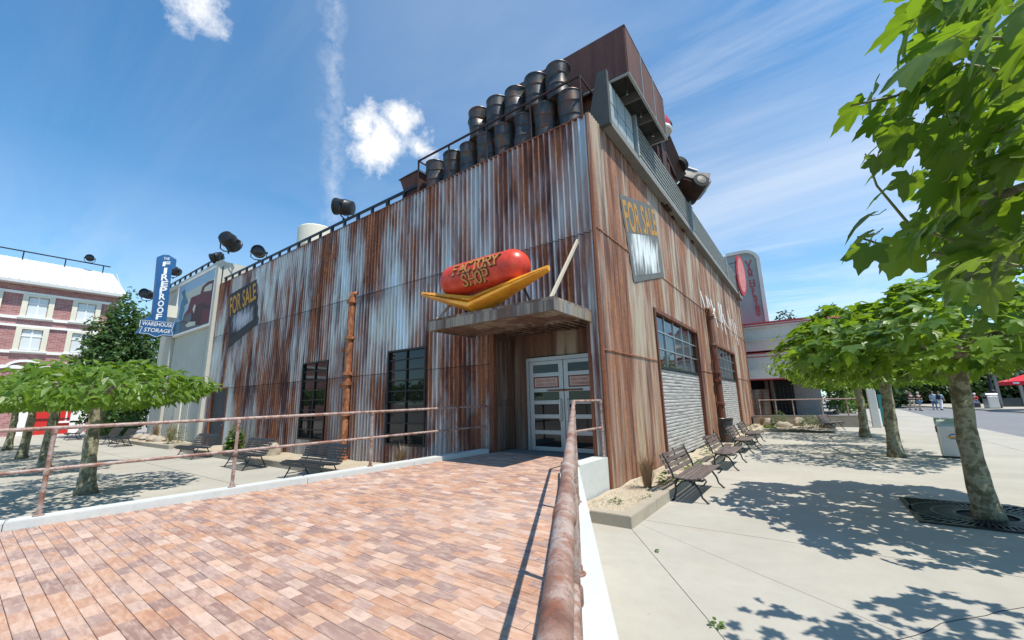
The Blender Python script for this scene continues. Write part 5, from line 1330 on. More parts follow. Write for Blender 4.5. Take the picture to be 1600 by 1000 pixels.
# the tree whose branches hang in at the upper right; its trunk stands right of the view
def hang(rr):
    out = []
    for (x0, y0, x1, y1, n, d0, d1) in ((1440, -30, 1620, 150, 70, 1.6, 2.8), (1350, 110, 1500, 200, 13, 1.7, 2.4), (1370, 190, 1560, 300, 24, 1.6, 2.5), (1350, 335, 1620, 400, 34, 1.6, 2.6), (1480, 120, 1620, 400, 95, 1.6, 2.8), (1470, 400, 1610, 450, 12, 1.5, 2.0), (1410, 0, 1540, 60, 9, 1.6, 2.4)):
        for _ in range(n):
            P_ = CAM+ray(rr.uniform(x0, x1), rr.uniform(y0, y1))*rr.uniform(d0, d1)
            d = Vector((-.8, .3, -.45))+Vector((rr.uniform(-.6, .6), rr.uniform(-.7, .7), rr.uniform(-.7, .35))); nrm = Vector((rr.uniform(-.6, .6), rr.uniform(-.6, .6), 1))
            out.append((P_, d, nrm, rr.uniform(.10, .22)))
    for px, py, s in ((1312, 175, .2), (1345, 190, .17), (1360, 160, .16), (1395, 20, .17), (1372, 215, .15), (1330, 345, .18), (1325, 375, .19), (1360, 300, .15), (1350, 270, .13), (1405, 225, .2)):
        out.append((CAM+ray(px+30, py-8)*rr.uniform(1.9, 2.2), Vector((-.9, .15, -.35)), Vector((rr.uniform(-.4, .4), rr.uniform(-.5, .2), 1)), s))
    return out
def keep_near(P_):
    v = P_-CAM; f = v.dot(FW)
    if P_.y < -6.9 and P_.x < 5.0: return False
    if f < .2: return v.length > 1.1
    x, y = 800+FPX*v.dot(RT)/f, 500-FPX*v.dot(UP)/f
    return v.length > 1.25 and (x > 1600 or (x > 1430 and y < 400 and f > 1.4 and hash((round(x), round(y))) % 5 < 3) or not (0 < x < 1600 and 0 < y < 1000))
near_t = plane_tree('plane tree overhanging the upper right corner with large close leaves', (5.6, -6.2), 1.75, 2.7, 2.45, 4.1, 1200, .19, 31, tr=.19, shift=(0, .55), hi=True, singles=300, keep=keep_near, mat='leaf_near', extra=hang)
for P in (((1620, 120), (1500, 100), (1400, 150), (1330, 165)), ((1620, 330), (1500, 380), (1420, 350), (1370, 290), (1352, 240)), ((1620, 60), (1520, 60), (1465, 20), (1440, -20)), ((1620, 420), (1500, 400), (1400, 390), (1340, 370))):
    Q = [CAM+ray(x, y)*2.05 for x, y in P]; Q = [Vector((5.55, -6.1, 2.75))]+Q
    mb = MB(); mb.tube(Q, [.03]+[.011-.002*i for i in range(len(Q)-1)], 6); mb.build('twig', M['stalk'], near_t, smooth=2)

def bush(name, label, c, rx, ry, z0, z1, n, size, mat, seed, cat='bush', trunk=True, group=None, shell=.6):
    rr = random.Random(seed); t = thing(name, label, cat, (c[0], c[1], max(0, gz(c[1]))), group); mbl = MB()
    for _ in range(n):
        a = rr.uniform(0, 2*pi); u = rr.uniform(-1, 1); r_ = (1-u*u)**.5; q = rr.uniform(.72, 1) if rr.random() < shell else rr.random()**.5
        d = Vector((r_*cos(a), r_*sin(a), u)); k = 1+.55*mnoise.noise(d*2.1+Vector((seed, 0, 0)))+.25*mnoise.noise(d*5+Vector((0, seed, 0)))
        P_ = Vector((c[0]+rx*q*k*d.x, c[1]+ry*q*k*d.y, max(z0, (z0+z1)/2+(z1-z0)/2*q*k*d.z)))
        if mnoise.noise(P_*1.1+Vector((seed, seed, 0))) < -.30: continue
        mbl.cur = rr.uniform(.02, 1); R_ = basis(Vector((rr.uniform(-1, 1), rr.uniform(-1, 1), rr.uniform(-1, .4)))+d*.6, d+Vector((rr.uniform(-.8, .8), rr.uniform(-.8, .8), rr.uniform(-.3, .9))))
        vs, fs = leaf_lo(size*rr.uniform(.6, 1.3), .3, .2); mbl.add([P_+R_ @ v for v in vs], fs)
    tag(mbl.build('crown' if trunk else 'foliage', M[mat], t, fix=False), kind='stuff')
    if trunk:
        mb = MB(); B = Vector((c[0], c[1], gz(c[1])-.05)); T_ = Vector((c[0]+.2, c[1], (z0+z1)/2)); r0 = .04*(z1-z0); mb.tube([B, B.lerp(T_, .5)+Vector((.1, 0, 0)), T_], [r0, r0*.8, r0*.35], 8); mb.build('trunk', M['bark'], t, smooth=2)
        for k in range(5):
            a = k*1.26+seed; e = Vector((c[0]+rx*.6*cos(a), c[1]+ry*.6*sin(a), z0+(z1-z0)*.65)); mb = MB(); mb.tube([B.lerp(T_, .55), B.lerp(T_, .8).lerp(e, .4), e], [r0*.5, r0*.35, r0*.1], 6); mb.build('limb', M['bark'], t, smooth=2)
    return t
bush('ivy_tree', 'dense dark green tree between the brick building and the beige wall', (-40.5, -.7), 2.6, 2.5, .2, 10.8, 12000, .32, 'leaf_ivy', 41, 'tree')
bush('shrub', 'lower green shrub at the left end of the beige wall', (-36.5, -.9), 1.7, 1.5, .0, 4.2, 2800, .26, 'leaf_ivy', 43, trunk=False)
# dark wood beyond the road
rrb = random.Random(8)
labs = ['dark tree behind the terrace pillar', 'dark tree behind the walking couple', 'dark tree behind the backpack walker', 'dark tree behind the black lamp post', 'dark tree behind the grey pergola', 'tall dark tree right of the pergola', 'dark tree far right beyond the parasol', 'tall dark tree left of the walking couple']
for i, (x, y) in enumerate(((9.5, 56), (13., 66), (16.5, 70), (20.5, 68), (25, 66), (30, 62), (36, 60), (9, 68))):
    bush('background_tree', labs[i], (x, y), 4.0, 4.0, gz(y)+.1, 8.5+rrb.uniform(-1, 1.5), 3200, .75, 'leaf_dark', 50+i, 'tree', group='dark trees beyond the road')
for i, (x, y) in enumerate(((11.5, 62.5), (16, 64.5), (21, 62.5), (26.5, 60.5))):
    bush('hedge', ['dark hedge foot at the left of the road end', 'dark hedge behind the people on the road', 'dark hedge behind the lamp post', 'dark hedge behind the pergola'][i], (x, y), 3.4, 1.5, gz(y), gz(y)+3.2, 1800, .5, 'leaf_dark', 80+i, trunk=False, group='hedge beyond the road')
bush('distant_tree', 'small treetop peeping over the pale building roof', (6.2, 47), 1.1, 1.1, 8.6, 11.6, 500, .4, 'leaf_dark', 91, 'tree')
bush('distant_tree', 'tiny treetop beside the foot of the grey tower', (2.2, 46), 1.2, 1.2, 8.2, 11.2, 400, .4, 'leaf_dark', 92, 'tree')
bush('shrub', 'green shrub behind the terrace railing', (5.4, 31.5), 1.3, 1.3, .57, 2.4, 900, .22, 'leaf_small', 93, trunk=False)

def tuft(label, c, h, spread, n, mat, seed, z=.12, name='grass_tuft', cat='grass'):
    rr = random.Random(seed); mb = MB()
    for _ in range(n):
        a = rr.uniform(0, 2*pi); L = h*rr.uniform(.6, 1.1); o = Vector((c[0]+.05*cos(a), c[1]+.05*sin(a), z)); e = Vector((cos(a), sin(a), 0))*spread*rr.uniform(.2, 1); s = Vector((-sin(a), cos(a), 0))*.006
        m_ = o+e*.4+Vector((0, 0, L*.7)); tip = o+e+Vector((0, 0, L*rr.uniform(.7, 1))); mb.cur = rr.uniform(.02, 1); mb.add([o-s, o+s, m_+s*.8, m_-s*.8, tip], [(0, 1, 2, 3), (3, 2, 4)])
    return tag(mb.build(name, M[mat], org=(c[0], c[1], z), fix=False), label, cat)
def leafy(label, c, h, r, n, seed, mat='leaf_small', size=.07, z=.12, name='small_plant', cat='plant'):
    rr = random.Random(seed); mb = MB()
    for _ in range(n):
        a = rr.uniform(0, 2*pi); q = rr.random()**.6; P_ = Vector((c[0]+r*q*cos(a), c[1]+r*q*sin(a), z+h*rr.uniform(.05, 1)*(1-.5*q))); R_ = basis(Vector((cos(a), sin(a), rr.uniform(-.2, .8))), Vector((rr.uniform(-.4, .4), rr.uniform(-.4, .4), 1))); mb.cur = rr.uniform(.02, 1)
        vs, fs = leaf_lo(size*rr.uniform(.6, 1.3), .3, .2); mb.add([P_+R_ @ v for v in vs], fs)
    return tag(mb.build(name, M[mat], org=(c[0], c[1], z), fix=False), label, cat)

# ================================================================== PLANTERS
def planter(name, label, poly, zc=.19, zs=.13, wall=.2, kerbs=(), seg=1.3):
    "kerbs: list of (p, q) runs whose stones are parts; poly: soil outline"
    t = thing(name, label, 'planter', (poly[0][0], poly[0][1], 0)); mb = MB(); rr = random.Random(len(poly))
    xs = [p[0] for p in poly]; ys_ = [p[1] for p in poly]; x0, x1, y0, y1 = min(xs), max(xs), min(ys_), max(ys_); nx = max(3, int((x1-x0)/.22)); ny = max(3, int((y1-y0)/.22)); nx, ny = min(nx, 90), min(ny, 110)
    vs = [(x0+(x1-x0)*i/nx, y0+(y1-y0)*j/ny, zs+.05*mnoise.noise(Vector(((x0+(x1-x0)*i/nx)*1.5, (y0+(y1-y0)*j/ny)*1.5, 2)))) for i in range(nx+1) for j in range(ny+1)]
    mb.add(vs, [(i*(ny+1)+j, (i+1)*(ny+1)+j, (i+1)*(ny+1)+j+1, i*(ny+1)+j+1) for i in range(nx) for j in range(ny)]); mb.build('soil', M['sand'], t, smooth=2, fix=False)
    for a, b_ in kerbs:
        a, b_ = Vector((*a, 0)), Vector((*b_, 0)); L = (b_-a).length; k = max(1, round(L/seg)); d = (b_-a)/L; nn = Vector((-d.y, d.x, 0))*wall
        for i in range(k):
            p, q = a+d*(L*i/k+.006), a+d*(L*(i+1)/k-.006); h = zc+rr.uniform(-.008, .008); mb = MB(); c4 = [p, q, q+nn, p+nn]; ctr = (p+q+nn)/2+nn/2*0
            tin = [Vector((v.x, v.y, h))+(Vector((ctr.x, ctr.y, h))-Vector((v.x, v.y, h))).normalized()*.02 for v in c4]
            mb.add(tin+[Vector((v.x, v.y, h-.015)) for v in c4]+[Vector((v.x, v.y, -.03)) for v in c4], [(0, 1, 2, 3)]+[(i_, (i_+1) % 4, (i_+1) % 4+4, i_+4) for i_ in range(4)]+[(i_+4, (i_+1) % 4+4, (i_+1) % 4+8, i_+8) for i_ in range(4)]); mb.build('kerb_stone', M['curb_stone'], t)
    # loose gravel
    mb = MB()
    for _ in range(1800 if x1 > 0 and y0 < 0 else 700):
        x, y = rr.uniform(x0+.1, x1-.1), rr.uniform(y0+.1, min(y1, y0+6)-.05); s = rr.uniform(.008, .024); z = zs+.05*mnoise.noise(Vector((x*1.5, y*1.5, 2)))
        mb.add([(x+s, y, z), (x-s*.5, y+s*.9, z), (x-s*.6, y-s*.8, z), (x, y, z+s)], [(0, 1, 3), (1, 2, 3), (2, 0, 3)])
    tag(mb.build('gravel', M['sand'], t, fix=False), kind='stuff')
    return t
planter('gravel_bed', 'sandy gravel bed with stone kerb at the foot of the sunny wall', [(.02, -1.9), (1.1, -1.9), (1.1, 20), (.02, 20)], kerbs=[((.42, -1.98), (1.12, -1.98)), ((1.12, -1.98), (1.12, 19.6)), ])
planter('rock_bed', 'rock bed with grasses in front of the low terrace wall', [(.1, 18.6), (4.3, 18.6), (4.3, 24), (.1, 24)], kerbs=[((.9, 18.5), (4.3, 19.6)), ((4.3, 19.6), (4.4, 21.2))])
planter('gravel_bed', 'sandy bed with rocks along the foot of the shaded rusty wall', [(-20.3, -1.6), (-5.2, -1.6), (-5.2, -.02), (-20.3, -.02)], kerbs=[((-20.3, -1.75), (-4.6, -1.75))])
planter('gravel_bed', 'sandy bed with dry grass along the foot of the beige wall', [(-33.4, -1.6), (-22.9, -1.6), (-22.9, -.05), (-33.4, -.05)], kerbs=[((-33.4, -1.75), (-26., -1.75)), ((-26, -1.75), (-22.3, -1.65)), ((-22.9, -1.6), (-22.9, -.1))])
tuft('dry brown grass tuft at the foot of the wall by the white kerb', (.62, .35), .78, .38, 170, 'grass_dry', 1)
leafy('bright green leafy plant behind the nearest slatted bench', (.85, 1.15), .32, .2, 60, 2, size=.10)
leafy('tiny grey green weed near the front of the gravel bed', (.52, -1.1), .12, .12, 36, 3, 'leaf_sage', .06)
leafy('tiny grey green weed in the gravel nearer the bench', (.88, -.55), .12, .10, 30, 4, 'leaf_sage', .06)
leafy('low plant between the first and second slatted bench', (.8, 3.2), .35, .35, 90, 5, size=.10)
leafy('dull plant behind the second slatted bench', (.75, 6.5), .4, .35, 90, 6, 'leaf_sage', .1)
leafy('green clump at the end of the gravel bed', (.7, 16.), .6, .4, 120, 7, 'leaf_sage', .12)
leafy('rounded sage bush behind the rocks by the far bench', (3.3, 20.9), .85, .55, 420, 8, 'leaf_sage', .12)
leafy('smaller sage bush left in the rock bed', (1.7, 22.2), 1.05, .4, 300, 9, 'leaf_sage', .12)
leafy('low green mat at the kerb of the rock bed', (1.35, 19.5), .2, .3, 260, 10, size=.12)
tuft('dry grass at the left of the rock bed', (.7, 22.6), .6, .4, 120, 'grass_dry', 11)
for i, (x, y, h, l) in enumerate(((-26.5, -.5, 1.2, 'left part of the beige wall bed'), (-29, -.6, 1.2, 'middle of the beige wall bed'), (-14.2, -.55, .7, 'beside a boulder at the shaded wall'), (-6.2, -.5, .8, 'below the right window of the shaded wall'))):
    tuft('dry grass tuft in the %s' % l, (x, y), h, .6, 120, 'grass_dry', 60+i)
leafy('tall green weed beside the boulder behind the middle left bench', (-16.6, -.9), 1.2, .22, 320, 70, size=.2)
leafy('green weed at the right end of the beige wall', (-24.5, -.8), 1.4, .4, 120, 71, 'leaf_sage', .16)
leafy('small weed in the joint of the concrete slabs', zp(1120, 978)[:2], .05, .05, 22, 72, size=.04, z=0)
leafy('smaller weed in the slab joint nearer the kerb', zp(1026, 862)[:2], .04, .02, 16, 73, size=.035, z=0)
def rock(label, c, s, seed):
    mb = MB(); rr = random.Random(seed); n, mrows = 12, 7; vs = []
    for j in range(mrows):
        ph = -pi/2+pi*j/(mrows-1)
        for k in range(n):
            a = 2*pi*k/n; d = Vector((cos(ph)*cos(a), cos(ph)*sin(a), sin(ph))); r_ = 1+.38*mnoise.noise(d*1.7+Vector((seed*3.1, 0, 0))); vs.append(Vector((c[0]+d.x*s[0]*r_, c[1]+d.y*s[1]*r_, c[2]+s[2]*.6+d.z*s[2]*r_)))
    mb.add(vs, [(i*n+k, i*n+(k+1) % n, (i+1)*n+(k+1) % n, (i+1)*n+k) for i in range(mrows-1) for k in range(n)]); tag(mb.build('boulder', M['rock'], org=c, smooth=True), label, 'rock', 'boulders in the beds')
rock('large pale boulder in the shaded wall bed between two benches', (-13.6, -.75, .1), (.45, .34, .30), 1)
rock('rounded boulder behind the middle left bench', (-17.1, -.8, .1), (.36, .32, .36), 2)
rock('flat pointed brown rock in the rock bed', (2.0, 20.5, .1), (.42, .28, .24), 3)
rock('upright brown rock at the left of the rock bed', (1.1, 22.3, .1), (.32, .28, .3), 4)
rock('pale rock beside the rounded sage bush', (2.7, 22.5, .1), (.34, .3, .34), 5)
rock('low rock by the kerb near the far bench', (4.0, 20.6, .1), (.3, .3, .25), 6)
for i, x in enumerate((-31.5, -29.8, -28.2, -26.9)): rock('sandy rock at the beige wall, %s' % ('leftmost', 'second from left', 'second from right', 'rightmost')[i], (x, -.9, .1), (.42, .32, .22), 10+i)

# ================================================================== BENCHES
def side_bench():
    t = bpy.data.objects.new('slatted_bench', None); col.objects.link(t); ORG[t.name] = Vector()
    L = 1.9
    for k in range(6):      # seat slats; x is forward, y along
        x = .02+k*.085; z = .43-.012*sin(k/5*pi)+(.012 if k == 5 else 0); mb = MB(); mb.cbox(x, x+.072, -L/2, L/2, z, z+.03, .006); mb.build('seat_slat', M['bench_wood'], t)
    for k in range(4):
        z = .53+k*.095; x = -.03-.055*(k+1)*.8; mb = MB(); mb.bar((x, -L/2, z), (x, L/2, z), .028, .075, (-.25, 0, 1)); mb.build('back_slat', M['bench_wood'], t)
    for y in (-L/2+.13, L/2-.13):
        fr = MB(); fr.tube([(.55, y, .44), (.50, y, .40), (.25, y, .405), (.03, y, .41)], .02, 6); f_ = fr.build('leg_frame', M['dark_iron'], t, smooth=2)
        mb = MB(); mb.tube([(-.02, y, .42), (-.06, y, .55), (-.15, y, .75), (-.19, y, .88)], [.02, .02, .018, .014], 6); mb.build('back_bracket', M['dark_iron'], f_, smooth=2)
        mb = MB(); mb.tube([(.06, y, .41), (.0, y, .30), (.0, y, .16), (-.05, y, .03), (-.08, y, .0)], [.022, .02, .018, .02, .026], 6); mb.build('rear_leg', M['dark_iron'], f_, smooth=2)
        mb = MB(); mb.tube([(.22, y, .40), (.36, y, .34), (.44, y, .22), (.47, y, .10), (.56, y, .015), (.58, y, .005)], [.018, .022, .02, .018, .022, .026], 6); mb.tube([(.55, y, .44), (.57, y, .40), (.52, y, .33), (.47, y, .30)], .014, 6); mb.build('front_leg', M['dark_iron'], f_, smooth=2)
        mb = MB(); mb.tube([(.02, y, .26), (.12, y, .36), (.24, y, .39)], .014, 6); mb.build('brace', M['dark_iron'], f_, smooth=2)
    mb = MB(); mb.bar((-.11, 0, .50), (-.22, 0, .88), .03, .012, (0, 1, 0)); mb.build('back_stay', M['dark_iron'], t)
    return t
sb = side_bench()
for i, (x, y, a, lab) in enumerate(((1.22, 1.02, 0, 'brown slatted bench nearest the viewer beside the gravel bed'), (1.18, 5.15, 0, 'second slatted bench along the sunny wall, before the rusty barrel'), (1.12, 9.2, 0, 'third slatted bench along the sunny wall, at the rusty barrel'), (1.1, 12.0, 0, 'fourth slatted bench along the sunny wall'), (4.05, 20.9, -.25, 'lone slatted bench by the rock bed at the terrace'))):
    o = sb if i == 0 else copy_tree(sb); o.location = (x, y, 0); o.rotation_euler = (0, 0, a); tag(o, lab, 'bench', 'slatted benches on the right')
def lounge_bench():
    t = bpy.data.objects.new('curved_bench', None); col.objects.link(t); ORG[t.name] = Vector()
    L = 1.95; prof = [(-.05, .35), (-.10, .40), (-.04, .44), (.05, .455), (.13, .45), (.21, .435), (.29, .42), (.37, .41), (.45, .42), (.51, .47), (.55, .54), (.585, .61), (.615, .68), (.645, .75), (.68, .82), (.73, .87)]
    for k, (y, z) in enumerate(prof):
        a, b_ = prof[max(0, k-1)], prof[min(len(prof)-1, k+1)]; d = Vector((0, b_[0]-a[0], b_[1]-a[1])).normalized(); n_ = Vector((0, -d.z, d.y)); mb = MB(); mb.bar((-L/2, y, z), (L/2, y, z), .052, .022, n_); mb.build('slat', M['bench_black'], t)
    for x in (-L/2+.22, 0, L/2-.22):
        mb = MB(); mb.tube([(x, y+.012, z-.028) for y, z in prof[2:]], .014, 6); f_ = mb.build('frame_rib', M['dark_iron'], t, smooth=2)
        if x:
            mb = MB(); mb.tube([(x, .12, .42), (x, .04, .2), (x, -.08, .0)], .018, 6); mb.build('front_leg', M['dark_iron'], f_, smooth=2)
            mb = MB(); mb.tube([(x, .42, .40), (x, .52, .2), (x, .62, .0)], .018, 6); mb.build('rear_leg', M['dark_iron'], f_, smooth=2)
            mb = MB(); mb.bar((x, -.02, .12), (x, .56, .12), .02, .02); mb.build('brace', M['dark_iron'], f_)
    return t
lb = lounge_bench()
for i, (x, y, a, lab) in enumerate(((-7.75, -2.5, .05, 'curved black bench nearest the ramp, behind its left railing'), (-11.9, -2.55, -.02, 'second curved black bench from the ramp, at the shaded wall'), (-17.0, -2.45, .05, 'third curved black bench from the ramp, near the side door'), (-27.6, -2.7, 0, 'curved black bench before the beige wall, at its left end'), (-30.6, -2.75, .04, 'curved black bench further left before the beige wall'), (-38.5, -3.1, 0, 'farthest curved black bench, near the red door'))):
    o = lb if i == 0 else copy_tree(lb); o.location = (x, y, 0); o.rotation_euler = (0, 0, a); tag(o, lab, 'bench', 'curved black benches on the left')
o = barrel_mesh(77, .31, .95).build('rusty_barrel', M['barrel'], smooth=True, org=(0, 0, 0)); o.location = (.52, 10.9, .12); tag(o, 'rusty barrel standing between the slatted benches at the sunny wall', 'barrel')

# tree grate
tg = thing('tree_grate', 'square black iron grate round the foot of the nearest plane tree', 'grate', (5.58, 1.55, 0))
gx0, gx1, gy0, gy1 = 4.68, 6.5, .62, 2.5; gc = Vector((5.58, 1.5))
mb = MB(); mb.box(gx0, gx1, gy0, gy1, .002, .006); mb.build('pit', M['dark_void'], tg)
mb = MB()
for a in ((gx0, gx1, gy0, gy0+.06), (gx0, gx1, gy1-.06, gy1), (gx0, gx0+.06, gy0+.06, gy1-.06), (gx1-.06, gx1, gy0+.06, gy1-.06)): mb.box(a[0], a[1], a[2], a[3], .006, .03)
mb.build('grate_frame', M['dark_iron'], tg)
for k in range(64):
    a = 2*pi*k/64; d = Vector((cos(a), sin(a))); r1 = min((gx1-gc.x-.06)/max(abs(d.x), 1e-3) if d.x > 0 else (gc.x-gx0-.06)/max(abs(d.x), 1e-3), (gy1-gc.y-.06)/max(abs(d.y), 1e-3) if d.y > 0 else (gc.y-gy0-.06)/max(abs(d.y), 1e-3)); mb = MB()
    mb.bar((gc.x+d.x*.36, gc.y+d.y*.36, .017), (gc.x+d.x*r1, gc.y+d.y*r1, .017), .028, .02); mb.build('grate_bar', M['dark_iron'], tg)
for r_ in (.36, .62, .88):
    mb = MB(); n = 32; mb.add([(gc.x+(r_+dr)*cos(2*pi*k/n), gc.y+(r_+dr)*sin(2*pi*k/n), z) for dr, z in ((-.02, .022), (.02, .022), (.02, .03), (-.02, .03)) for k in range(n)], [(i*n+k, i*n+(k+1) % n, ((i+1) % 4)*n+(k+1) % n, ((i+1) % 4)*n+k) for i in range(4) for k in range(n)]); mb.build('grate_ring', M['dark_iron'], tg)

# ================================================================== LITTER BINS
def bin_(label, c, rot, s=1., logo=True):
    t = bpy.data.objects.new('litter_bin', None); col.objects.link(t); ORG[t.name] = Vector(); t.location = c; t.rotation_euler = (0, 0, rot); tag(t, label, 'bin')
    W, D, Hh = .62*s, .55*s, 1.12*s
    mb = MB(); mb.cbox(-W/2, W/2, -D/2, D/2, .04*s, .90*s, .02); mb.build('body', M['steel'], t)
    mb = MB(); N = 8; P = [(-W/2-.01, -D/2, .90*s)]+[(-W/2-.01, -D/2*cos(pi*i/N), .90*s+.22*s*sin(pi*i/N)**.7) for i in range(1, N)]+[(-W/2-.01, D/2, .90*s)]; mb.prism(P, (W+.02, 0, 0)); mb.build('hood', M['steel'], t, smooth=True)
    mb = MB(); mb.cbox(-W/2+.05*s, W/2-.05*s, -D/2-.012, -D/2-.002, .08*s, .86*s, .003); dp = mb.build('door_panel', M['pale_panel'], t)
    mb = MB(); mb.box(-W/2-.015, -W/2-.003, -D/2+.08*s, D/2-.08*s, .70*s, .86*s); mb.build('slot', M['dark_void'], t)
    mb = MB(); mb.box(-W/2+.02, W/2-.02, -D/2+.02, D/2-.02, 0, .04*s); mb.build('plinth', M['black_metal'], t)
    if logo:
        y = -D/2-.014; n = 10
        mb = MB()
        for i in range(n):
            a0, a1 = pi*i/n, pi*(i+1)/n; mb.prism([(.10*cos(a0)*s, y, (.60+.085*sin(a0))*s), (.10*cos(a1)*s, y, (.60+.085*sin(a1))*s), (.07*cos(a1)*s, y, (.60+.05*sin(a1))*s), (.07*cos(a0)*s, y, (.60+.05*sin(a0))*s)], (0, -.003, 0))
        mb.box(-.08*s, .08*s, y-.003, y, .525*s, .55*s); mb.build('emblem_arc', M['blue_sign'], dp)
        mb = MB(); mb.box(-.13*s, .13*s, y-.006, y-.003, .555*s, .605*s); mb.build('emblem_band', M['gold_paint'], dp)
        for k in range(4):
            mb = MB(); x0 = (-.105+.07*k)*s; zc2 = (.72+.01*(1.5-abs(k-1.5)))*s; mb.prism([(x0+.018*s*(1 if j % 2 == 0 else .45)*sin(2*pi*j/10), y, zc2+.018*s*(1 if j % 2 == 0 else .45)*cos(2*pi*j/10)) for j in range(10)], (0, -.003, 0)); mb.build('emblem_star', M['gold_paint'], dp)
    return t
bin_('steel litter bin with a blue and gold emblem behind the nearest right tree', (6.90, 9.9, 0), -.12, 1.05)
fb = zp(1546, 639, .35); bin_('small grey litter bin at the far kerb by the lamp post', (fb.x+.3, fb.y+.4, gz(fb.y)+.11), .3, 1.25, False)

# ================================================================== PARASOL, LAMP POST, PERGOLA
pa = thing('parasol', 'red market parasol at the right edge beyond the road', 'parasol', (18.6, 45, gz(45)))
mb = MB(); n = 8; C0 = Vector((18.7, 45, 3.45)); R0 = 2.05
rim = [C0+Vector((R0*cos(2*pi*(k+.5)/n), R0*sin(2*pi*(k+.5)/n), -.75)) for k in range(n)]; low = [p-Vector((0, 0, .28)) for p in rim]
mb.add([C0]+rim, [(0, k+1, (k+1) % n+1) for k in range(n)]); mb.build('canopy', M['red_fabric'], pa, fix=False)
mb = MB(); mb.add(rim+low, [(k, (k+1) % n, (k+1) % n+n, k+n) for k in range(n)]); va_ = mb.build('valance', M['red_fabric'], pa, fix=False)
mb = MB(); mb.tube([(18.7, 45, gz(45)), (18.7, 45, 3.45)], .05, 8); mb.build('pole', M['wood_strut'], pa)
mb = MB()
for k in range(n): mb.tube([C0-Vector((0, 0, .05)), rim[k]], .018, 5)
mb.build('rib', M['wood_strut'], pa)
mb = MB(); a, b_ = low[4], low[5]; m1, m2 = a.lerp(b_, .35)+Vector((-.03, -.03, .08)), a.lerp(b_, .6)+Vector((-.03, -.03, .08)); mb.add([m1, m2, m2+Vector((0, 0, .13)), m1+Vector((0, 0, .13))], [(0, 1, 2, 3)]); mb.build('valance_print', M['sign_white'], va_, fix=False)
lx = yp(1541, 600, 49.); LB = Vector((lx.x+.25, 49., gz(49)+.1))
lp_ = thing('lamp_post', 'ornate black lamp post beside the far litter bin', 'lamp post', LB)
mb = MB(); mb.lathe(LB, [(.42, 0), (.42, .3), (.34, .42), (.36, .7), (.24, .9), (.20, 1.5), (.26, 1.6), (.15, 1.75), (.10, 3.2), (.13, 3.25), (.07, 3.4), (.06, 4.3)], 12); mb.build('column', M['black_metal'], lp_, smooth=True)
mb = MB(); mb.lathe(LB, [(.1, 4.3), (.22, 4.4), (.28, 4.9), (.3, 4.95), (.05, 5.25)], 8); mb.build('lantern', M['glass_dark'], lp_)
pg = thing('pergola', 'dark grey timber pergola behind the red parasol', 'pergola', (21, 52, gz(52)))
for k in range(5):
    x = 18.2+k*1.5; mb = MB(); mb.box(x-.1, x+.1, 51.9, 52.1, gz(52), 3.6); mb.build('post', M['grey_concrete'], pg)
    if k < 4:
        mb = MB(); mb.box(x+.1, x+1.4, 51.97, 52.03, gz(52)+.1, 1.25); mb.build('low_panel', M['dark_concrete'], pg)
mb = MB(); mb.box(17.9, 24.5, 51.85, 52.15, 3.6, 3.85); mb.build('beam', M['grey_concrete'], pg)

# ================================================================== PEOPLE
def skin(verts, edges, radii, mat, name, parent, sub=1):
    me = bpy.data.meshes.new(name); me.from_pydata([tuple(v) for v in verts], edges, []); o = bpy.data.objects.new(name, me); col.objects.link(o)
    md = o.modifiers.new('skin', 'SKIN'); md.use_smooth_shade = True; sv = me.skin_vertices[0].data if me.skin_vertices else None
    if sv is None: me.skin_vertices.new() if hasattr(me.skin_vertices, 'new') else None
    for i, r_ in enumerate(radii):
        v = me.skin_vertices[0].data[i]; v.radius = (r_, r_) if not hasattr(r_, '__len__') else r_; v.use_root = (i == 0)
    s2 = o.modifiers.new('sub', 'SUBSURF'); s2.levels = sub; s2.render_levels = sub
    dg = bpy.context.evaluated_depsgraph_get(); m2 = bpy.data.meshes.new_from_object(o.evaluated_get(dg)); col.objects.unlink(o); bpy.data.objects.remove(o)
    m2.materials.clear(); m2.materials.append(M[mat]); m2.name = name
    return put(name, m2, parent)
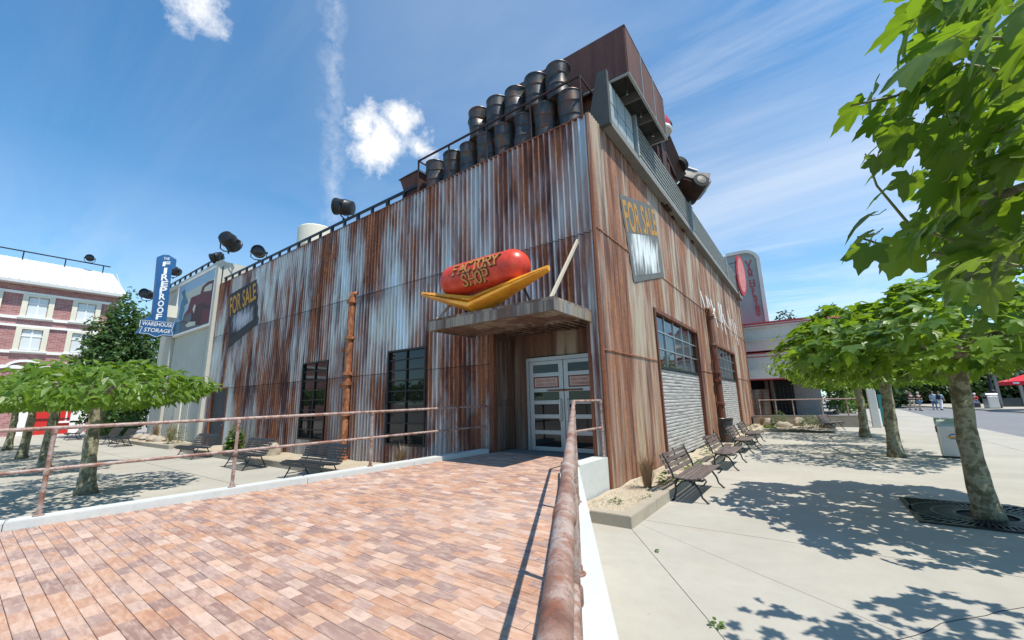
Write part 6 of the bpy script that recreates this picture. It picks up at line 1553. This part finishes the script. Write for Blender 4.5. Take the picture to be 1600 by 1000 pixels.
def person(label, loc, rot, shirt, legs, hair, stride=.25, shorts=True, pack=False, sit=False, fold=False):
    t = bpy.data.objects.new('person', None); col.objects.link(t); ORG[t.name] = Vector(); t.location = loc; t.rotation_euler = (0, 0, rot); tag(t, label, 'person', 'people beyond the road')
    hz = .52 if sit else .92; dz = hz-.92
    J = {'pel': (0, 0, hz), 'wai': (0, .0, 1.08+dz), 'che': (0, 0, 1.30+dz), 'nec': (0, 0, 1.48+dz), 'hb': (0, -.01, 1.56+dz), 'hd': (0, -.015, 1.66+dz), 'ht': (0, -.01, 1.72+dz)}
    for s, k in ((-1, 'l'), (1, 'r')):
        st = stride*s
        if sit: J.update({'hip'+k: (.09*s, 0, hz), 'kne'+k: (.12*s, -.42, .50), 'ank'+k: (.12*s, -.44, .08), 'toe'+k: (.12*s, -.60, .04)})
        else: J.update({'hip'+k: (.09*s, 0, .88), 'kne'+k: (.10*s, -st*.55-.03, .49), 'ank'+k: (.10*s, -st*.6+(.12 if st < 0 else 0), .08), 'toe'+k: (.10*s, -st*.6-.14+(.12 if st < 0 else 0), .03)})
        J['sho'+k] = (.19*s, 0, 1.42+dz)
        if fold or sit: J['elb'+k] = (.25*s, -.04, 1.14+dz); J['wri'+k] = (.08*s, -.24, 1.10+dz); J['han'+k] = (.02*s, -.27, 1.10+dz)
        else: J['elb'+k] = (.25*s, st*.3, 1.15+dz); J['wri'+k] = (.26*s, st*.6-.08, .92+dz); J['han'+k] = (.26*s, st*.6-.12, .83+dz)
    rad = {'pel': (.15, .11), 'wai': (.135, .10), 'che': (.165, .11), 'nec': .055, 'hb': .075, 'hd': .098, 'ht': .06, 'hip': .088, 'kne': .058, 'ank': .04, 'toe': .035, 'sho': .062, 'elb': .046, 'wri': .033, 'han': .038}
    E_ = [('pel', 'wai'), ('wai', 'che'), ('che', 'nec'), ('nec', 'hb'), ('hb', 'hd'), ('hd', 'ht')]
    for k in 'lr': E_ += [('pel', 'hip'+k), ('hip'+k, 'kne'+k), ('kne'+k, 'ank'+k), ('ank'+k, 'toe'+k), ('che', 'sho'+k), ('sho'+k, 'elb'+k), ('elb'+k, 'wri'+k), ('wri'+k, 'han'+k)]
    names = list(J); ix = {n_: i for i, n_ in enumerate(names)}; gr = lambda n_: rad.get(n_) or rad[n_[:-1]]
    skin([J[n_] for n_ in names], [(ix[a], ix[b_]) for a, b_ in E_], [gr(n_) for n_ in names], 'skin', 'body', t)
    def cloth(nm, sub, edges_, k_, mat):
        i2 = {n_: i for i, n_ in enumerate(sub)}; g2 = [(tuple(x*k_ for x in gr(n_)) if hasattr(gr(n_), '__len__') else gr(n_)*k_) for n_ in sub]; return skin([J[n_] for n_ in sub], [(i2[a], i2[b_]) for a, b_ in edges_], g2, mat, nm, t)
    cloth('shirt', ['che', 'wai', 'pel', 'shol', 'elbl', 'shor', 'elbr'], [('pel', 'wai'), ('wai', 'che'), ('che', 'shol'), ('shol', 'elbl'), ('che', 'shor'), ('shor', 'elbr')], 1.2, shirt)
    if shorts: cloth('shorts', ['pel', 'hipl', 'knel', 'hipr', 'kner'], [('pel', 'hipl'), ('hipl', 'knel'), ('pel', 'hipr'), ('hipr', 'kner')], 1.25, legs)
    else: cloth('trousers', ['pel', 'hipl', 'knel', 'ankl', 'hipr', 'kner', 'ankr'], [('pel', 'hipl'), ('hipl', 'knel'), ('knel', 'ankl'), ('pel', 'hipr'), ('hipr', 'kner'), ('kner', 'ankr')], 1.28, legs)
    h = Vector(J['hd']); mb = MB(); n = 12
    rows = [[h+Vector((.108*cos(ph)*cos(2*pi*k/n), .02+.118*cos(ph)*sin(2*pi*k/n), .02+.12*sin(ph))) for k in range(n)] for ph in (-.2, .2, .6, 1.0, 1.4)]
    mb.add([v for r_ in rows for v in r_], [(i*n+k, i*n+(k+1) % n, (i+1)*n+(k+1) % n, (i+1)*n+k) for i in range(4) for k in range(n)]+[tuple(4*n+k for k in range(n))]); mb.build('hair', M[hair], t, smooth=2)
    for k in 'lr':
        a = Vector(J['ank'+k]); b_ = Vector(J['toe'+k]); mb = MB(); mb.tube([a+Vector((0, .06, -.03)), a+Vector((0, 0, -.02)), b_+Vector((0, 0, .01)), b_+Vector((0, -.05, 0))], [.045, .055, .05, .03], 8); mb.build('shoe', M['navy'], t, smooth=2)
    if pack:
        mb = MB(); mb.cbox(-.16, .16, .12, .30, 1.02, 1.45, .05); bp = mb.build('backpack', M['navy'], t)
        for s in (-.11, .11):
            mb = MB(); mb.tube([(s, .13, 1.44), (s, .0, 1.50), (s, -.14, 1.38), (s, -.12, 1.15), (s, .12, 1.06)], .016, 6); mb.build('strap', M['navy'], bp)
    return t
for (px, py, Y_), kw in (((1427, 641, 48.3), dict(label='person in a dark shirt and pale shorts, left of the walking couple', shirt='navy', legs='khaki', hair='hair', rot=.4, stride=.3, fold=True)),
                     ((1439, 641, 46.8), dict(label='person in a navy top and blue shorts, right of the walking couple', shirt='navy', legs='denim', hair='hair_grey', rot=.5, stride=-.25, fold=True)),
                     ((1472, 641, 47.9), dict(label='person in pale blue carrying a dark backpack on the road', shirt='light_blue', legs='white_cloth', hair='hair', rot=2.7, stride=.28, shorts=False, pack=True)),
                     ((1462, 640, 49.2), dict(label='person in light blue walking beside the backpack carrier', shirt='light_blue', legs='denim', hair='hair', rot=2.9, stride=-.25, shorts=False))):
    p = yp(px, py, Y_); person(loc=(p.x, Y_, gz(Y_)-.012), **kw)
p = yp(1526, 634, 50.5); person('seated person in a white and red top at the far kerb', (p.x, 50.5, gz(50.5)+.11), -.9, 'bright_red', 'denim', 'white_cloth', sit=True, shorts=False)
st = thing('kerb_seat', 'low dark bollard seat under the seated person', 'seat', (p.x, 50.5, gz(50.5)+.11)); mb = MB(); zb = gz(50.5)+.11; mb.cbox(p.x-.25, p.x+.25, 50.35, 50.75, zb, zb+.40, .02); mb.build('seat_block', M['dark_concrete'], st)
mb = MB(); mb.cbox(p.x-.29, p.x+.29, 50.31, 50.79, zb+.40, zb+.45, .015); mb.build('seat_top', M['grey_concrete'], st)
